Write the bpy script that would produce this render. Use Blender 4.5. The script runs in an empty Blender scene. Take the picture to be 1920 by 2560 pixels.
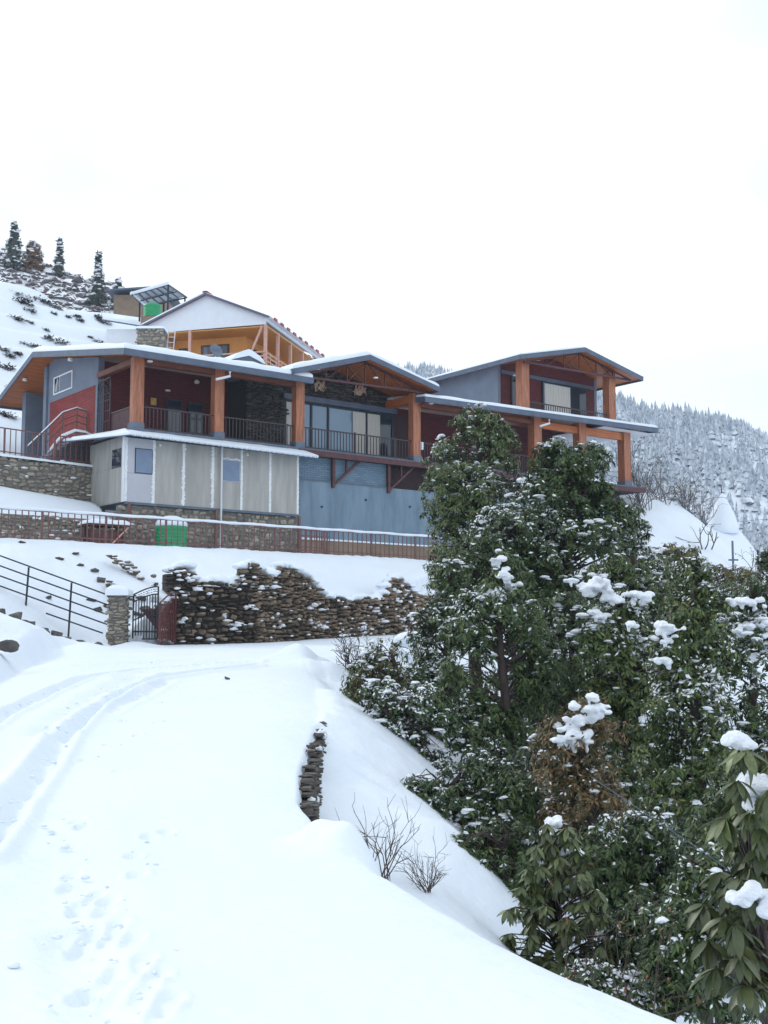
import bpy, bmesh, math, random
import numpy as np
from mathutils import Vector, Matrix, noise as mnoise
random.seed(7); rng = np.random.default_rng(7)
S = bpy.context.scene
COL = S.collection
R = math.radians

# ------------------------------------------------------------------ camera
F_PX, CX, CY = 3000.0, 960.0, 1280.0
PITCH = math.atan(320 / 3000)
EYE = np.array([0, 0, 1.6])
cam = bpy.data.cameras.new('camera'); camo = bpy.data.objects.new('camera', cam); COL.objects.link(camo)
camo.location = (0, 0, 1.6); camo.rotation_euler = (math.pi / 2 + PITCH, 0, 0)
cam.sensor_fit = 'HORIZONTAL'; cam.sensor_width = 36; cam.lens = F_PX / 1920 * 36
cam.clip_start = 0.1; cam.clip_end = 5000
S.camera = camo
S.view_settings.view_transform = 'Standard'; S.view_settings.look = 'None'
S.view_settings.gamma = 1; S.view_settings.exposure = 0.06
S.cycles.volume_bounces = 1; S.cycles.max_bounces = 7; S.cycles.diffuse_bounces = 4; S.cycles.transparent_max_bounces = 8

# ------------------------------------------------------------------ sky and sun
SUN_AZ_VEC = Vector((-0.80, 0.60))          # where the sun stands, seen from above
SUN_EL = R(34)
w = bpy.data.worlds.new('World'); S.world = w; w.use_nodes = True
nt = w.node_tree; nt.nodes.clear()
out = nt.nodes.new('ShaderNodeOutputWorld')
sky = nt.nodes.new('ShaderNodeTexSky'); sky.sky_type = 'NISHITA'; sky.sun_disc = False
sky.sun_elevation = SUN_EL; sky.sun_rotation = math.atan2(SUN_AZ_VEC.x, SUN_AZ_VEC.y)
sky.altitude = 2200; sky.dust_density = 2.0
bg1 = nt.nodes.new('ShaderNodeBackground'); bg1.inputs[1].default_value = 0.12
bg2 = nt.nodes.new('ShaderNodeBackground'); bg2.inputs[0].default_value = (0.845, 0.925, 1.0, 1); bg2.inputs[1].default_value = 1.26
tc = nt.nodes.new('ShaderNodeTexCoord'); mp = nt.nodes.new('ShaderNodeMapping'); mp.inputs['Scale'].default_value = (1.6, 1.6, 4.0)
mp.inputs['Location'].default_value = (0.35, 0.1, 0.6)
no = nt.nodes.new('ShaderNodeTexNoise'); no.inputs['Scale'].default_value = 1.1; no.inputs['Detail'].default_value = 5
ra = nt.nodes.new('ShaderNodeValToRGB'); ra.color_ramp.elements[0].position = 0.30; ra.color_ramp.elements[0].color = (.7, .7, .7, 1)
ra.color_ramp.elements[1].position = 0.46; ra.color_ramp.elements[1].color = (1, 1, 1, 1)
mx = nt.nodes.new('ShaderNodeMixShader'); L = nt.links.new
L(tc.outputs['Generated'], mp.inputs['Vector']); L(mp.outputs[0], no.inputs['Vector']); L(no.outputs[0], ra.inputs[0])
L(ra.outputs[0], mx.inputs[0]); L(sky.outputs[0], bg1.inputs[0]); L(bg1.outputs[0], mx.inputs[1]); L(bg2.outputs[0], mx.inputs[2])
L(mx.outputs[0], out.inputs['Surface'])
sl = bpy.data.lights.new('sun', 'SUN'); sl.energy = 1.1; sl.angle = R(10); sl.color = (1.0, 0.95, 0.88)
so = bpy.data.objects.new('sun', sl); COL.objects.link(so)
sd_ = Vector((SUN_AZ_VEC.x * math.cos(SUN_EL), SUN_AZ_VEC.y * math.cos(SUN_EL), math.sin(SUN_EL)))
so.rotation_euler = sd_.to_track_quat('Z', 'Y').to_euler(); so.location = (-40, 30, 60)

# ------------------------------------------------------------------ pixel helpers (direction only; distance comes from what a thing stands on)
def ray(x, y):
    d0, d2 = (x - CX) / F_PX, -(y - CY) / F_PX
    c, s = math.cos(PITCH), math.sin(PITCH)
    return np.array([d0, c - d2 * s, s + d2 * c])
def at(x, y, Y):
    d = ray(x, y); return EYE + d * (Y / d[1])
def on_road(x, y):                      # road plane z = 0.04 Y
    d = ray(x, y); t = 1.6 / (0.04 * d[1] - d[2]); return EYE + d * t
TH = math.atan2(18.17, 23.59)           # heading of the lodge's long front
UX, UY = math.cos(TH), math.sin(TH)
OX, OY = -10.142, 48.415
def hw(a, b, z=0): return Vector((OX + UX * a - UY * b, OY + UY * a + UX * b, z))
def hab(X, Y): return (X - OX) * UX + (Y - OY) * UY, -(X - OX) * UY + (Y - OY) * UX
def hb(x, y, b):                        # pixel -> (a, z) on the lodge plane at depth b
    d = ray(x, y); n = np.array([-UY, UX, 0]); o = np.array([OX, OY, 0]) - EYE
    t = (b + o @ n) / (d @ n); P = EYE + d * t; return hab(P[0], P[1])[0], P[2]

# ------------------------------------------------------------------ materials
MATS = {}
def mat(name, col, rough=0.7, var=0.0, vscale=4.0, bump=0.0, bscale=20.0, metal=0.0, spec=0.5, stretch=(1, 1, 1), rnd=0.0, col2=None, attr=None, trans=0.0):
    m = bpy.data.materials.new(name); m.use_nodes = True; MATS[name] = m
    t = m.node_tree; N = t.nodes; l = t.links.new; bs = N['Principled BSDF']
    bs.inputs['Roughness'].default_value = rough; bs.inputs['Metallic'].default_value = metal
    bs.inputs['Specular IOR Level'].default_value = spec
    tc = N.new('ShaderNodeTexCoord'); mp = N.new('ShaderNodeMapping'); mp.inputs['Scale'].default_value = stretch
    l(tc.outputs['Object'], mp.inputs['Vector'])
    src = None
    if attr:
        a = N.new('ShaderNodeAttribute'); a.attribute_name = attr; src = a.outputs['Color']
    if var > 0 or col2:
        n = N.new('ShaderNodeTexNoise'); n.inputs['Scale'].default_value = vscale; n.inputs['Detail'].default_value = 6; n.inputs['Roughness'].default_value = .62
        l(mp.outputs[0], n.inputs['Vector'])
        cr = N.new('ShaderNodeValToRGB'); e = cr.color_ramp.elements; e[0].position = .32; e[1].position = .68
        c2 = col2 if col2 else tuple(min(1, c * (1 + var)) for c in col)
        c1 = col if col2 else tuple(c * (1 - var) for c in col)
        e[0].color = (*c1, 1); e[1].color = (*c2, 1); l(n.outputs[0], cr.inputs[0])
        if src is None: src = cr.outputs[0]
    if rnd > 0:
        oi = N.new('ShaderNodeObjectInfo'); h = N.new('ShaderNodeHueSaturation')
        mr = N.new('ShaderNodeMapRange'); mr.inputs[3].default_value = 1 - rnd; mr.inputs[4].default_value = 1 + rnd
        l(oi.outputs['Random'], mr.inputs[0]); l(mr.outputs[0], h.inputs['Value'])
        if src: l(src, h.inputs['Color'])
        else: h.inputs['Color'].default_value = (*col, 1)
        src = h.outputs[0]
    if src: l(src, bs.inputs['Base Color'])
    else: bs.inputs['Base Color'].default_value = (*col, 1)
    if bump > 0:
        n2 = N.new('ShaderNodeTexNoise'); n2.inputs['Scale'].default_value = bscale; n2.inputs['Detail'].default_value = 5
        l(mp.outputs[0], n2.inputs['Vector'])
        b = N.new('ShaderNodeBump'); b.inputs['Strength'].default_value = bump; b.inputs['Distance'].default_value = 0.05
        l(n2.outputs[0], b.inputs['Height']); l(b.outputs[0], bs.inputs['Normal'])
    return m
mat('snow', (.725, .785, .865), .6, bump=.35, bscale=9, spec=.2, col2=(.765, .815, .88), vscale=.6)
mat('snow_clump', (.84, .87, .92), .7, bump=.6, bscale=45, spec=.15)
mat('post_wood', (.33, .122, .062), .55, var=.38, vscale=2.0, stretch=(6, 6, .7), bump=.08, bscale=12)
mat('shaded_beam_wood', (.14, .045, .025), .6, var=.25, vscale=2)  # veranda beams: shade under the eaves painted into the darker brown
mat('soffit_wood', (.42, .125, .035), .5, var=.3, vscale=2.2, stretch=(.6, 6, 6), bump=.1, bscale=8)
mat('fascia', (.075, .10, .15), .45, var=.18, vscale=2.5, bump=.05)
mat('grey_wall', (.15, .18, .24), .7, var=.12, vscale=1.2, bump=.1, bscale=40)
mat('dark_red', (.035, .010, .013), .7, var=.25, vscale=1.5)
mat('maroon_steel', (.075, .022, .026), .45, var=.25, vscale=5, metal=.2)
mat('rail_metal', (.05, .038, .045), .4, var=.2, vscale=6, metal=.4)
mat('fence_metal', (.15, .066, .06), .55, var=.35, vscale=7)
mat('black_iron', (.018, .02, .03), .45, var=.3, vscale=8, metal=.3)
mat('slab', (.11, .14, .19), .7, var=.2, vscale=3)
mat('dark_stone', (.032, .034, .04), .6, var=.4, vscale=5, bump=.5, bscale=14, rnd=.7, col2=(.075, .06, .05))
mat('wall_stone', (.10, .073, .05), .85, vscale=3.0, bump=.8, bscale=14, rnd=.7, col2=(.25, .185, .13))
mat('pale_stone', (.22, .195, .16), .85, vscale=3.0, bump=.6, bscale=12, rnd=.4, col2=(.38, .335, .27))
mat('mortar', (.17, .16, .145), .9, var=.3, vscale=5, bump=.5, bscale=25)
mat('wall_core', (.035, .03, .026), .95, var=.3, vscale=6, bump=.5)
mat('cement_board', (.30, .292, .275), .75, vscale=1.6, stretch=(2, 2, .3), col2=(.43, .42, .40), bump=.05, bscale=30, rnd=.05)
mat('pale_board', (.46, .47, .52), .7, var=.05, vscale=1.5)
mat('white_seal', (.72, .74, .76), .7, var=.1, vscale=8)
mat('window_film', (.16, .22, .33), .35, var=.12, vscale=2)
mat('blue_plaster', (.12, .18, .24), .8, vscale=1.4, col2=(.19, .265, .335), bump=.25, bscale=30, stretch=(1.4, 1.4, .3))
mat('glass_dark', (.02, .03, .045), .06, spec=.8)
mat('glass_sky', (.15, .25, .36), .08, spec=.9)
mat('window_frame', (.02, .025, .04), .4, metal=.3)
mat('curtain', (.56, .54, .50), .9, var=.1, vscale=6, stretch=(8, 8, .5))
mat('white_paint', (.72, .74, .80), .6, var=.04, vscale=2)
mat('yellow_wood', (.68, .32, .075), .55, var=.2, vscale=2, stretch=(8, 8, .6), bump=.06)
mat('pale_wood', (.58, .33, .26), .6, var=.12, vscale=4)
mat('red_sheet', (.28, .02, .035), .4, var=.2, vscale=4)
mat('gate_red', (.095, .02, .021), .45, var=.35, vscale=4, stretch=(1, 1, .5))
mat('green_plastic', (.005, .26, .10), .4, var=.12, vscale=3)
mat('solar', (.19, .25, .32), .3, var=.1, vscale=3, spec=.6)
mat('brown_wood', (.075, .03, .028), .7, var=.35, vscale=4)
mat('lamp_white', (.85, .85, .82), .35)
mat('bark', (.055, .04, .035), .9, var=.4, vscale=8, stretch=(1, 1, .3), bump=.6, bscale=20)
mat('grey_twig', (.13, .115, .115), .9, var=.3, vscale=6)
mat('twig', (.075, .055, .045), .9, var=.3, vscale=6)
mat('leaf', (.05, .07, .03), .45, attr='Col', spec=.35)
mat('needle', (.03, .045, .03), .7, attr='Col')
mat('big_leaf', (.05, .078, .024), .42, vscale=9, rnd=.5, col2=(.125, .145, .052))
mat('rock', (.05, .048, .05), .9, vscale=3, bump=.7, bscale=9, rnd=.4, col2=(.12, .105, .09))
mat('hay', (.10, .06, .04), .95, var=.4, vscale=9, bump=.6, bscale=30)
mat('pvc', (.62, .63, .68), .4)
mat('plaque', (.55, .33, .09), .6, var=.3, vscale=6)
mat('far_wall', (.22, .16, .115), .85, var=.2, vscale=1.5)
mat('cyan_print', (.01, .25, .33), .5)
# brick wall
def brickmat(name, c1, c2, mo, scale):
    m = mat(name, c1, .75); t = m.node_tree; N = t.nodes; l = t.links.new; bs = N['Principled BSDF']
    tc = N.new('ShaderNodeTexCoord'); mp = N.new('ShaderNodeMapping'); mp.inputs['Rotation'].default_value = (R(90), 0, R(90))
    b = N.new('ShaderNodeTexBrick'); b.inputs['Scale'].default_value = scale; b.inputs['Color1'].default_value = (*c1, 1); b.inputs['Color2'].default_value = (*c2, 1); b.inputs['Mortar'].default_value = (*mo, 1)
    b.inputs['Mortar Size'].default_value = .018; b.inputs['Brick Width'].default_value = .62; b.inputs['Row Height'].default_value = .2
    return m, mp, b, l, tc, bs, N
def mk_brick(name, axis, c1=(.27, .022, .018), c2=(.19, .015, .014), mo=(.07, .011, .011), scale=1.6):
    m, mp, b, l, tc, bs, N = brickmat(name, c1, c2, mo, scale)
    sx = N.new('ShaderNodeSeparateXYZ'); cb = N.new('ShaderNodeCombineXYZ'); l(tc.outputs['Object'], sx.inputs[0])
    l(sx.outputs[axis], cb.inputs[0]); l(sx.outputs[2], cb.inputs[1]); l(cb.outputs[0], b.inputs['Vector']); l(b.outputs['Color'], bs.inputs['Base Color'])
    bp = N.new('ShaderNodeBump'); bp.inputs['Strength'].default_value = .6; bp.inputs['Distance'].default_value = .03; bp.invert = True
    l(b.outputs['Fac'], bp.inputs['Height']); l(bp.outputs[0], bs.inputs['Normal'])
mk_brick('brick_side', 1); mk_brick('brick_front', 0, (.13, .013, .015), (.095, .010, .013), (.035, .006, .008))
mk_brick('blue_block', 0, (.15, .225, .30), (.11, .175, .24), (.075, .12, .17), 2.0)
# snow that lies on dark scrub: colour by slope of the face
def mk_snowy(name, dark, dark2, lo, hi, nscale):
    m = mat(name, dark, .85); t = m.node_tree; N = t.nodes; l = t.links.new; bs = N['Principled BSDF']
    g = N.new('ShaderNodeNewGeometry'); sx = N.new('ShaderNodeSeparateXYZ'); l(g.outputs['Normal'], sx.inputs[0])
    tc = N.new('ShaderNodeTexCoord'); n = N.new('ShaderNodeTexNoise'); n.inputs['Scale'].default_value = nscale; n.inputs['Detail'].default_value = 4; l(tc.outputs['Object'], n.inputs['Vector'])
    ad = N.new('ShaderNodeMath'); ad.operation = 'ADD'; l(sx.outputs[2], ad.inputs[0]); l(n.outputs[0], ad.inputs[1])
    mr = N.new('ShaderNodeMapRange'); mr.inputs[1].default_value = lo; mr.inputs[2].default_value = hi; l(ad.outputs[0], mr.inputs[0])
    mxn = N.new('ShaderNodeMix'); mxn.data_type = 'RGBA'; mxn.inputs[6].default_value = (*dark, 1); mxn.inputs[7].default_value = (.86, .89, .93, 1)
    l(mr.outputs[0], mxn.inputs[0]); l(mxn.outputs[2], bs.inputs['Base Color'])
mk_snowy('far_conifer', (.10, .14, .20), None, .42, 1.12, .35)  # distance haze mixed into the blue-grey tree colour, under the snow
mk_snowy('snowy_scrub', (.15, .12, .13), None, .55, 1.05, 2.5)
mk_snowy('ridge_ground', (.10, .085, .09), None, 1.05, 1.35, .5)

# ------------------------------------------------------------------ mesh builder
class MB:
    def __init__(s): s.v = []; s.f = []
    def add(s, vs, fs):
        k = len(s.v); s.v += [tuple(p) for p in vs]; s.f += [tuple(i + k for i in q) for q in fs]; return s
    def box(s, x0, x1, y0, y1, z0, z1):
        return s.add([(x0, y0, z0), (x1, y0, z0), (x1, y1, z0), (x0, y1, z0), (x0, y0, z1), (x1, y0, z1), (x1, y1, z1), (x0, y1, z1)],
                     [(0, 3, 2, 1), (4, 5, 6, 7), (0, 1, 5, 4), (1, 2, 6, 5), (2, 3, 7, 6), (3, 0, 4, 7)])
    def bar(s, p, q, w, h=None, up=(0, 0, 1)):
        h = h or w; p = Vector(p); q = Vector(q); d = (q - p).normalized(); u = Vector(up)
        if abs(d.dot(u)) > .98: u = Vector((0, 1, 0))
        sd = d.cross(u).normalized(); u = sd.cross(d)
        a, b = sd * w / 2, u * h / 2
        return s.add([p - a - b, p + a - b, p + a + b, p - a + b, q - a - b, q + a - b, q + a + b, q - a + b],
                     [(0, 1, 2, 3), (4, 7, 6, 5), (0, 4, 5, 1), (1, 5, 6, 2), (2, 6, 7, 3), (3, 7, 4, 0)])
    def prism(s, poly, d):                 # polygon of 3-D points swept by vector d
        n = len(poly); d = Vector(d); a = [Vector(p) for p in poly]; b = [p + d for p in a]
        return s.add(a + b, [tuple(range(n))[::-1], tuple(range(n, 2 * n))] + [(i, (i + 1) % n, n + (i + 1) % n, n + i) for i in range(n)])
    def tube(s, pts, r, n=6, cap=True):
        pts = [Vector(p) for p in pts]; rs = r if isinstance(r, (list, tuple)) else [r] * len(pts); rings = []
        for i, p in enumerate(pts):
            d = (pts[min(i + 1, len(pts) - 1)] - pts[max(i - 1, 0)]).normalized()
            u = Vector((0, 0, 1)) if abs(d.z) < .9 else Vector((1, 0, 0)); x = d.cross(u).normalized(); y = d.cross(x)
            rings.append([p + (x * math.cos(6.28318 * k / n) + y * math.sin(6.28318 * k / n)) * rs[i] for k in range(n)])
        vs = [q for rg in rings for q in rg]; fs = []
        for i in range(len(pts) - 1):
            for k in range(n): fs.append((i * n + k, i * n + (k + 1) % n, (i + 1) * n + (k + 1) % n, (i + 1) * n + k))
        if cap: fs += [tuple(range(n))[::-1], tuple(range((len(pts) - 1) * n, len(pts) * n))]
        return s.add(vs, fs)
    def lathe(s, c, prof, n=20):
        vs = [(c[0] + r * math.cos(6.28318 * k / n), c[1] + r * math.sin(6.28318 * k / n), c[2] + z) for r, z in prof for k in range(n)]; fs = []
        for i in range(len(prof) - 1):
            for k in range(n): fs.append((i * n + k, i * n + (k + 1) % n, (i + 1) * n + (k + 1) % n, (i + 1) * n + k))
        fs += [tuple(range(n))[::-1], tuple(range((len(prof) - 1) * n, len(prof) * n))]
        return s.add(vs, fs)
    def blob(s, c, r, sub=1, jit=.15, sq=1.0):
        V, Fc = ICO[sub]; k = rng.normal(1, jit, len(V)); o = rng.uniform(0, 9, 3)
        r = (r, r, r) if np.isscalar(r) else r
        if sub == 2:
            q = V * 2.6 + o; k = 1 + .16 * np.sin(q[:, 0] + 1.3 * np.sin(q[:, 1])) * np.sin(q[:, 1] * 1.2 + q[:, 2]) + .07 * np.sin(q[:, 0] * 3.1 + q[:, 2] * 2.3) * np.sin(q[:, 1] * 3.7) + rng.normal(0, .012, len(V))
        Vs_ = V.copy(); Vs_[:, 2] = np.where(Vs_[:, 2] < 0, Vs_[:, 2] * .55, Vs_[:, 2])
        P = Vs_ * k[:, None] * np.array(r) + np.array(c)
        return s.add(P.tolist(), Fc)
    def mesh(s, name, off=(0, 0, 0), smooth=False):
        me = bpy.data.meshes.new(name)
        v = np.array(s.v, dtype=float).reshape(-1, 3) - np.array(off)
        me.from_pydata(v.tolist(), [], s.f); me.update()
        if smooth: me.polygons.foreach_set('use_smooth', [True] * len(me.polygons))
        return me
def _ico(sub):
    bm = bmesh.new(); bmesh.ops.create_icosphere(bm, subdivisions=sub, radius=1)
    V = np.array([v.co[:] for v in bm.verts]); Fc = [tuple(v.index for v in f.verts) for f in bm.faces]; bm.free(); return V, Fc
ICO = {0: _ico(1), 1: _ico(2), 2: _ico(3)}

def props(o, label=None, cat=None, group=None, kind=None):
    if label: o['label'] = label
    if cat: o['category'] = cat
    if group: o['group'] = group
    if kind: o['kind'] = kind
    return o
def link(name, me, m, parent=None, loc=None, rz=0):
    o = bpy.data.objects.new(name, me); COL.objects.link(o)
    if m: 
        if not me.materials: me.materials.append(MATS[m])
    if parent: o.parent = parent
    if loc is not None: o.location = loc
    if rz: o.rotation_euler = (0, 0, rz)
    return o
def thing(name, loc, label, cat, group=None, rz=0):
    o = bpy.data.objects.new(name, None); COL.objects.link(o); o.location = loc; o.rotation_euler = (0, 0, rz); o.empty_display_size = .2
    return props(o, label, cat, group)
def part(name, mb, m, parent, off=(0, 0, 0), smooth=False, kind=None):
    o = link(name, mb.mesh(name, off, smooth), m, parent)
    if kind: o['kind'] = kind
    return o
def solo(name, mb, m, loc, label, cat, group=None, smooth=False):
    o = link(name, mb.mesh(name, loc, smooth), m, None, loc); return props(o, label, cat, group)

def npmesh(name, V, Fq, nper, col=None, smooth=False):
    me = bpy.data.meshes.new(name); V = np.asarray(V, np.float32); Fq = np.asarray(Fq, np.int32)
    me.vertices.add(len(V)); me.vertices.foreach_set('co', V.ravel())
    nf = len(Fq); me.loops.add(nf * nper); me.loops.foreach_set('vertex_index', Fq.ravel())
    me.polygons.add(nf); me.polygons.foreach_set('loop_start', np.arange(0, nf * nper, nper, dtype=np.int32))
    me.polygons.foreach_set('use_smooth', np.full(nf, smooth))
    me.update(calc_edges=True); me.validate()
    if col is not None:
        a = me.color_attributes.new('Col', 'FLOAT_COLOR', 'POINT'); c = np.ones((len(V), 4), np.float32); c[:, :3] = col; a.data.foreach_set('color', c.ravel())
    return me
def fbm(X, Y, sc, seed=0, octv=4):
    X = np.asarray(X, float); r = np.zeros(X.shape); g = np.random.default_rng(seed); amp = 1.
    for o in range(octv):
        for k in range(3):
            th = g.uniform(0, 6.28); ph = g.uniform(0, 6.28); f = sc * 2 ** o * g.uniform(.7, 1.3)
            r += amp * np.sin((X * math.cos(th) + np.asarray(Y) * math.sin(th)) * f + ph + 1.7 * np.sin((X * math.sin(th) - np.asarray(Y) * math.cos(th)) * f * .6 + ph * 2)) / 3
        amp *= .5
    return r
def sstep(x, a, b): t = np.clip((x - a) / (b - a), 0, 1); return t * t * (3 - 2 * t)

# ------------------------------------------------------------------ terrain
CP = np.array([  # X, Y, z of the ground under the snow (valley side, bank, slope, hillock)
 (3.4, 2, -.6), (5, 1, -1.2), (2.2, 4.5, -.55), (1.3, 6, -.62), (.75, 7.3, -.62), (.35, 8.5, -.52), (.05, 10, -.52), (-.1, 12, -.32), (-.1, 14.5, -.08), (-.35, 16.5, .42), (-.5, 20, .58), (-1.0, 24, .65), (-1.4, 28, .85), (-.6, 32, 1.05), (1.2, 34, 1.0),
 (.15, 11, -.3), (.46, 10, -.62), (.65, 13, -.40), (.84, 11.5, -.86), (0.2, 17, .05), (.6, 20, -.1),
 (3, 5, -1.9), (5, 4, -3.4), (2.3, 8, -1.9), (4, 9, -3.4), (2.2, 12, -2.0), (4.5, 13, -4.0), (8, 12, -6.5), (2, 16, -1.6), (5, 18, -4.0), (10, 18, -7.5), (2, 24, -.9), (5, 25, -3.0), (10, 26, -6), (16, 26, -9), (2.5, 30, -.1), (6, 33, -1.5), (11, 35, -3.5), (18, 36, -7),
 (5, 39, 1.3), (9, 43, 1.6), (14, 44, .2), (20, 46, -3), (9, 50, 3.2), (14, 56, 3.2), (18.8, 60, 3.4), (25, 60, -2), (11, 58, 5.0), (15, 64, 6.6), (14.3, 58, 3.6), (15, 70, 10.1), (17.9, 72, 9.7), (20.3, 75, 8.5), (22.3, 75, 8.3), (22.1, 72, 5.9), (25.5, 74, 3.0), (30, 76, -3), (34, 60, -9), (20, 85, 6), (28, 95, -2), (40, 95, -16), (40, 50, -14), (12, 80, 11), (30, 30, -14),
 (-6, 8, .7), (-9, 12, 1.6), (-8, 20, 1.5), (-12, 22, 3.0), (-7.9, 25, 1.25), (-10.5, 26, 2.2), (-10.2, 32, 2.35), (-9.3, 33, 1.75), (-8.3, 34, 1.4), (-9.33, 35.6, 1.75), (-10.56, 35.6, 2.65), (-11.5, 35.6, 3.2), (-8.2, 36.5, 1.75), (-7.4, 38, 2.35), (-9, 39, 3.4), (-11.5, 38, 4.0), (-10.5, 41.2, 4.8), (-12.9, 39.6, 4.85), (-16, 36, 4.9), (-16, 30, 4.4), (-18, 20, 5),
 (-6.4, 37.5, 3.45), (-5.2, 38.6, 3.2), (-4.0, 39.2, 3.75), (-2.9, 40.6, 3.7), (-1.9, 42, 3.0), (-.2, 44.8, 3.1), (.8, 46.0, 3.5), (-8, 43, 4.75), (-5.2, 45, 4.8), (-1, 48.4, 4.9), (2.3, 51, 4.95), (3, 48.5, 3.9), (6, 53, 4.7)], float)
def _tps(r2): return np.where(r2 > 1e-9, r2 * np.log(r2 + 1e-12), 0)
_n = len(CP); _K = _tps(((CP[:, None, :2] - CP[None, :, :2]) ** 2).sum(2)) + np.eye(_n) * .35
_P = np.c_[np.ones(_n), CP[:, :2]]; _A = np.block([[_K, _P], [_P.T, np.zeros((3, 3))]])
_W = np.linalg.solve(_A, np.r_[CP[:, 2], np.zeros(3)])
def rbf(X, Y):
    sh = X.shape; q = np.c_[X.ravel(), Y.ravel()]; o = np.zeros(len(q))
    for i in range(0, len(q), 20000):
        c = q[i:i + 20000]; o[i:i + 20000] = _tps(((c[:, None] - CP[None, :, :2]) ** 2).sum(2)) @ _W[:_n] + _W[_n] + c @ _W[_n + 1:]
    return o.reshape(sh)
R_EDGE = [(3.9, .2), (2.45, 2.5), (1.24, 4.5), (.55, 6), (.05, 7.3), (-.36, 8.3), (-.68, 9.8), (-.80, 11.5), (-.86, 14), (-.91, 17.2), (-1.4, 24), (-2.0, 29), (-1.9, 31), (-1.0, 33.2), (.6, 35), (4, 38), (8, 41.5), (13, 47)]
WALL = [(-6.55, 36.45), (-4.03, 38), (-.86, 43), (1.14, 46), (5.5, 52)]
WALLB = [(x - .38, y + .42) for x, y in WALL]
ROADP = R_EDGE + [(12, 51), (8, 53.5)] + WALLB[::-1] + [(-7.7, 36.0), (-8.3, 34.4), (-8.6, 32.5), (-8.3, 29), (-7.4, 24), (-6.4, 17), (-5.6, 10), (-5.2, .2)]
def poly_sd(X, Y, P):
    d = np.full(X.shape, 1e9); ins = np.zeros(X.shape, bool); n = len(P)
    for i in range(n):
        ax, ay = P[i]; bx, by = P[(i + 1) % n]; ex, ey = bx - ax, by - ay
        t = np.clip(((X - ax) * ex + (Y - ay) * ey) / (ex * ex + ey * ey), 0, 1)
        d = np.minimum(d, np.hypot(X - ax - t * ex, Y - ay - t * ey))
        c = ((ay > Y) != (by > Y)) & (X < ex * (Y - ay) / (ey if abs(ey) > 1e-9 else 1e-9) + ax); ins ^= c
    return np.where(ins, d, -d)
def line_d(X, Y, P):
    d = np.full(X.shape, 1e9)
    for (ax, ay), (bx, by) in zip(P[:-1], P[1:]):
        ex, ey = bx - ax, by - ay; t = np.clip(((X - ax) * ex + (Y - ay) * ey) / (ex * ex + ey * ey), 0, 1)
        d = np.minimum(d, np.hypot(X - ax - t * ex, Y - ay - t * ey))
    return d
def rp(pts): return [tuple(on_road(x, y)[:2]) for x, y in pts]
TRACKS = [(rp([(-80, 2150), (0, 2051), (93, 1932), (155, 1843), (228, 1776), (311, 1724), (394, 1698), (508, 1680), (640, 1664)]), .10, .13),
          (rp([(-80, 1850), (0, 1792), (104, 1740), (207, 1698), (337, 1678), (480, 1666), (640, 1656)]), .10, .10),
          (rp([(130, 1835), (185, 1790), (250, 1742), (340, 1692)]), .22, .06),
          (rp([(223, 1665), (350, 1659), (467, 1652)]), .25, .05), (rp([(523, 1662), (620, 1654), (700, 1648), (800, 1640)]), .2, .05),
          (rp([(265, 1790), (330, 1750), (420, 1705)]), .09, .035),
          (rp([(150, 2560), (175, 2400), (140, 2200), (125, 2050)]), .22, .03), (rp([(330, 2700), (245, 2480), (190, 2330)]), .12, .03)]
FOOT = [tuple(on_road(x / 1.929, 1600 + y / 1.929)[:2]) for x, y in [(370, 875), (395, 900), (340, 985), (345, 1115), (330, 1165), (465, 1213), (520, 1255), (500, 1310), (375, 1290), (560, 1380), (430, 1400), (530, 1420), (640, 1455), (685, 1555), (550, 1595), (655, 1605), (755, 1645), (690, 1710), (815, 1770), (770, 1825), (800, 925), (720, 950), (640, 1040), (660, 1140), (520, 505), (610, 330), (600, 390), (805, 392), (665, 455), (390, 1250), (380, 1440), (450, 1660), (390, 1705), (570, 630), (410, 575)]]
def hill(X, Y): return 14.9 - .277 * (X + 21.4) + 1.0 * .462 * (Y - 66) + .5 * fbm(X, Y, .16, 3)
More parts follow.
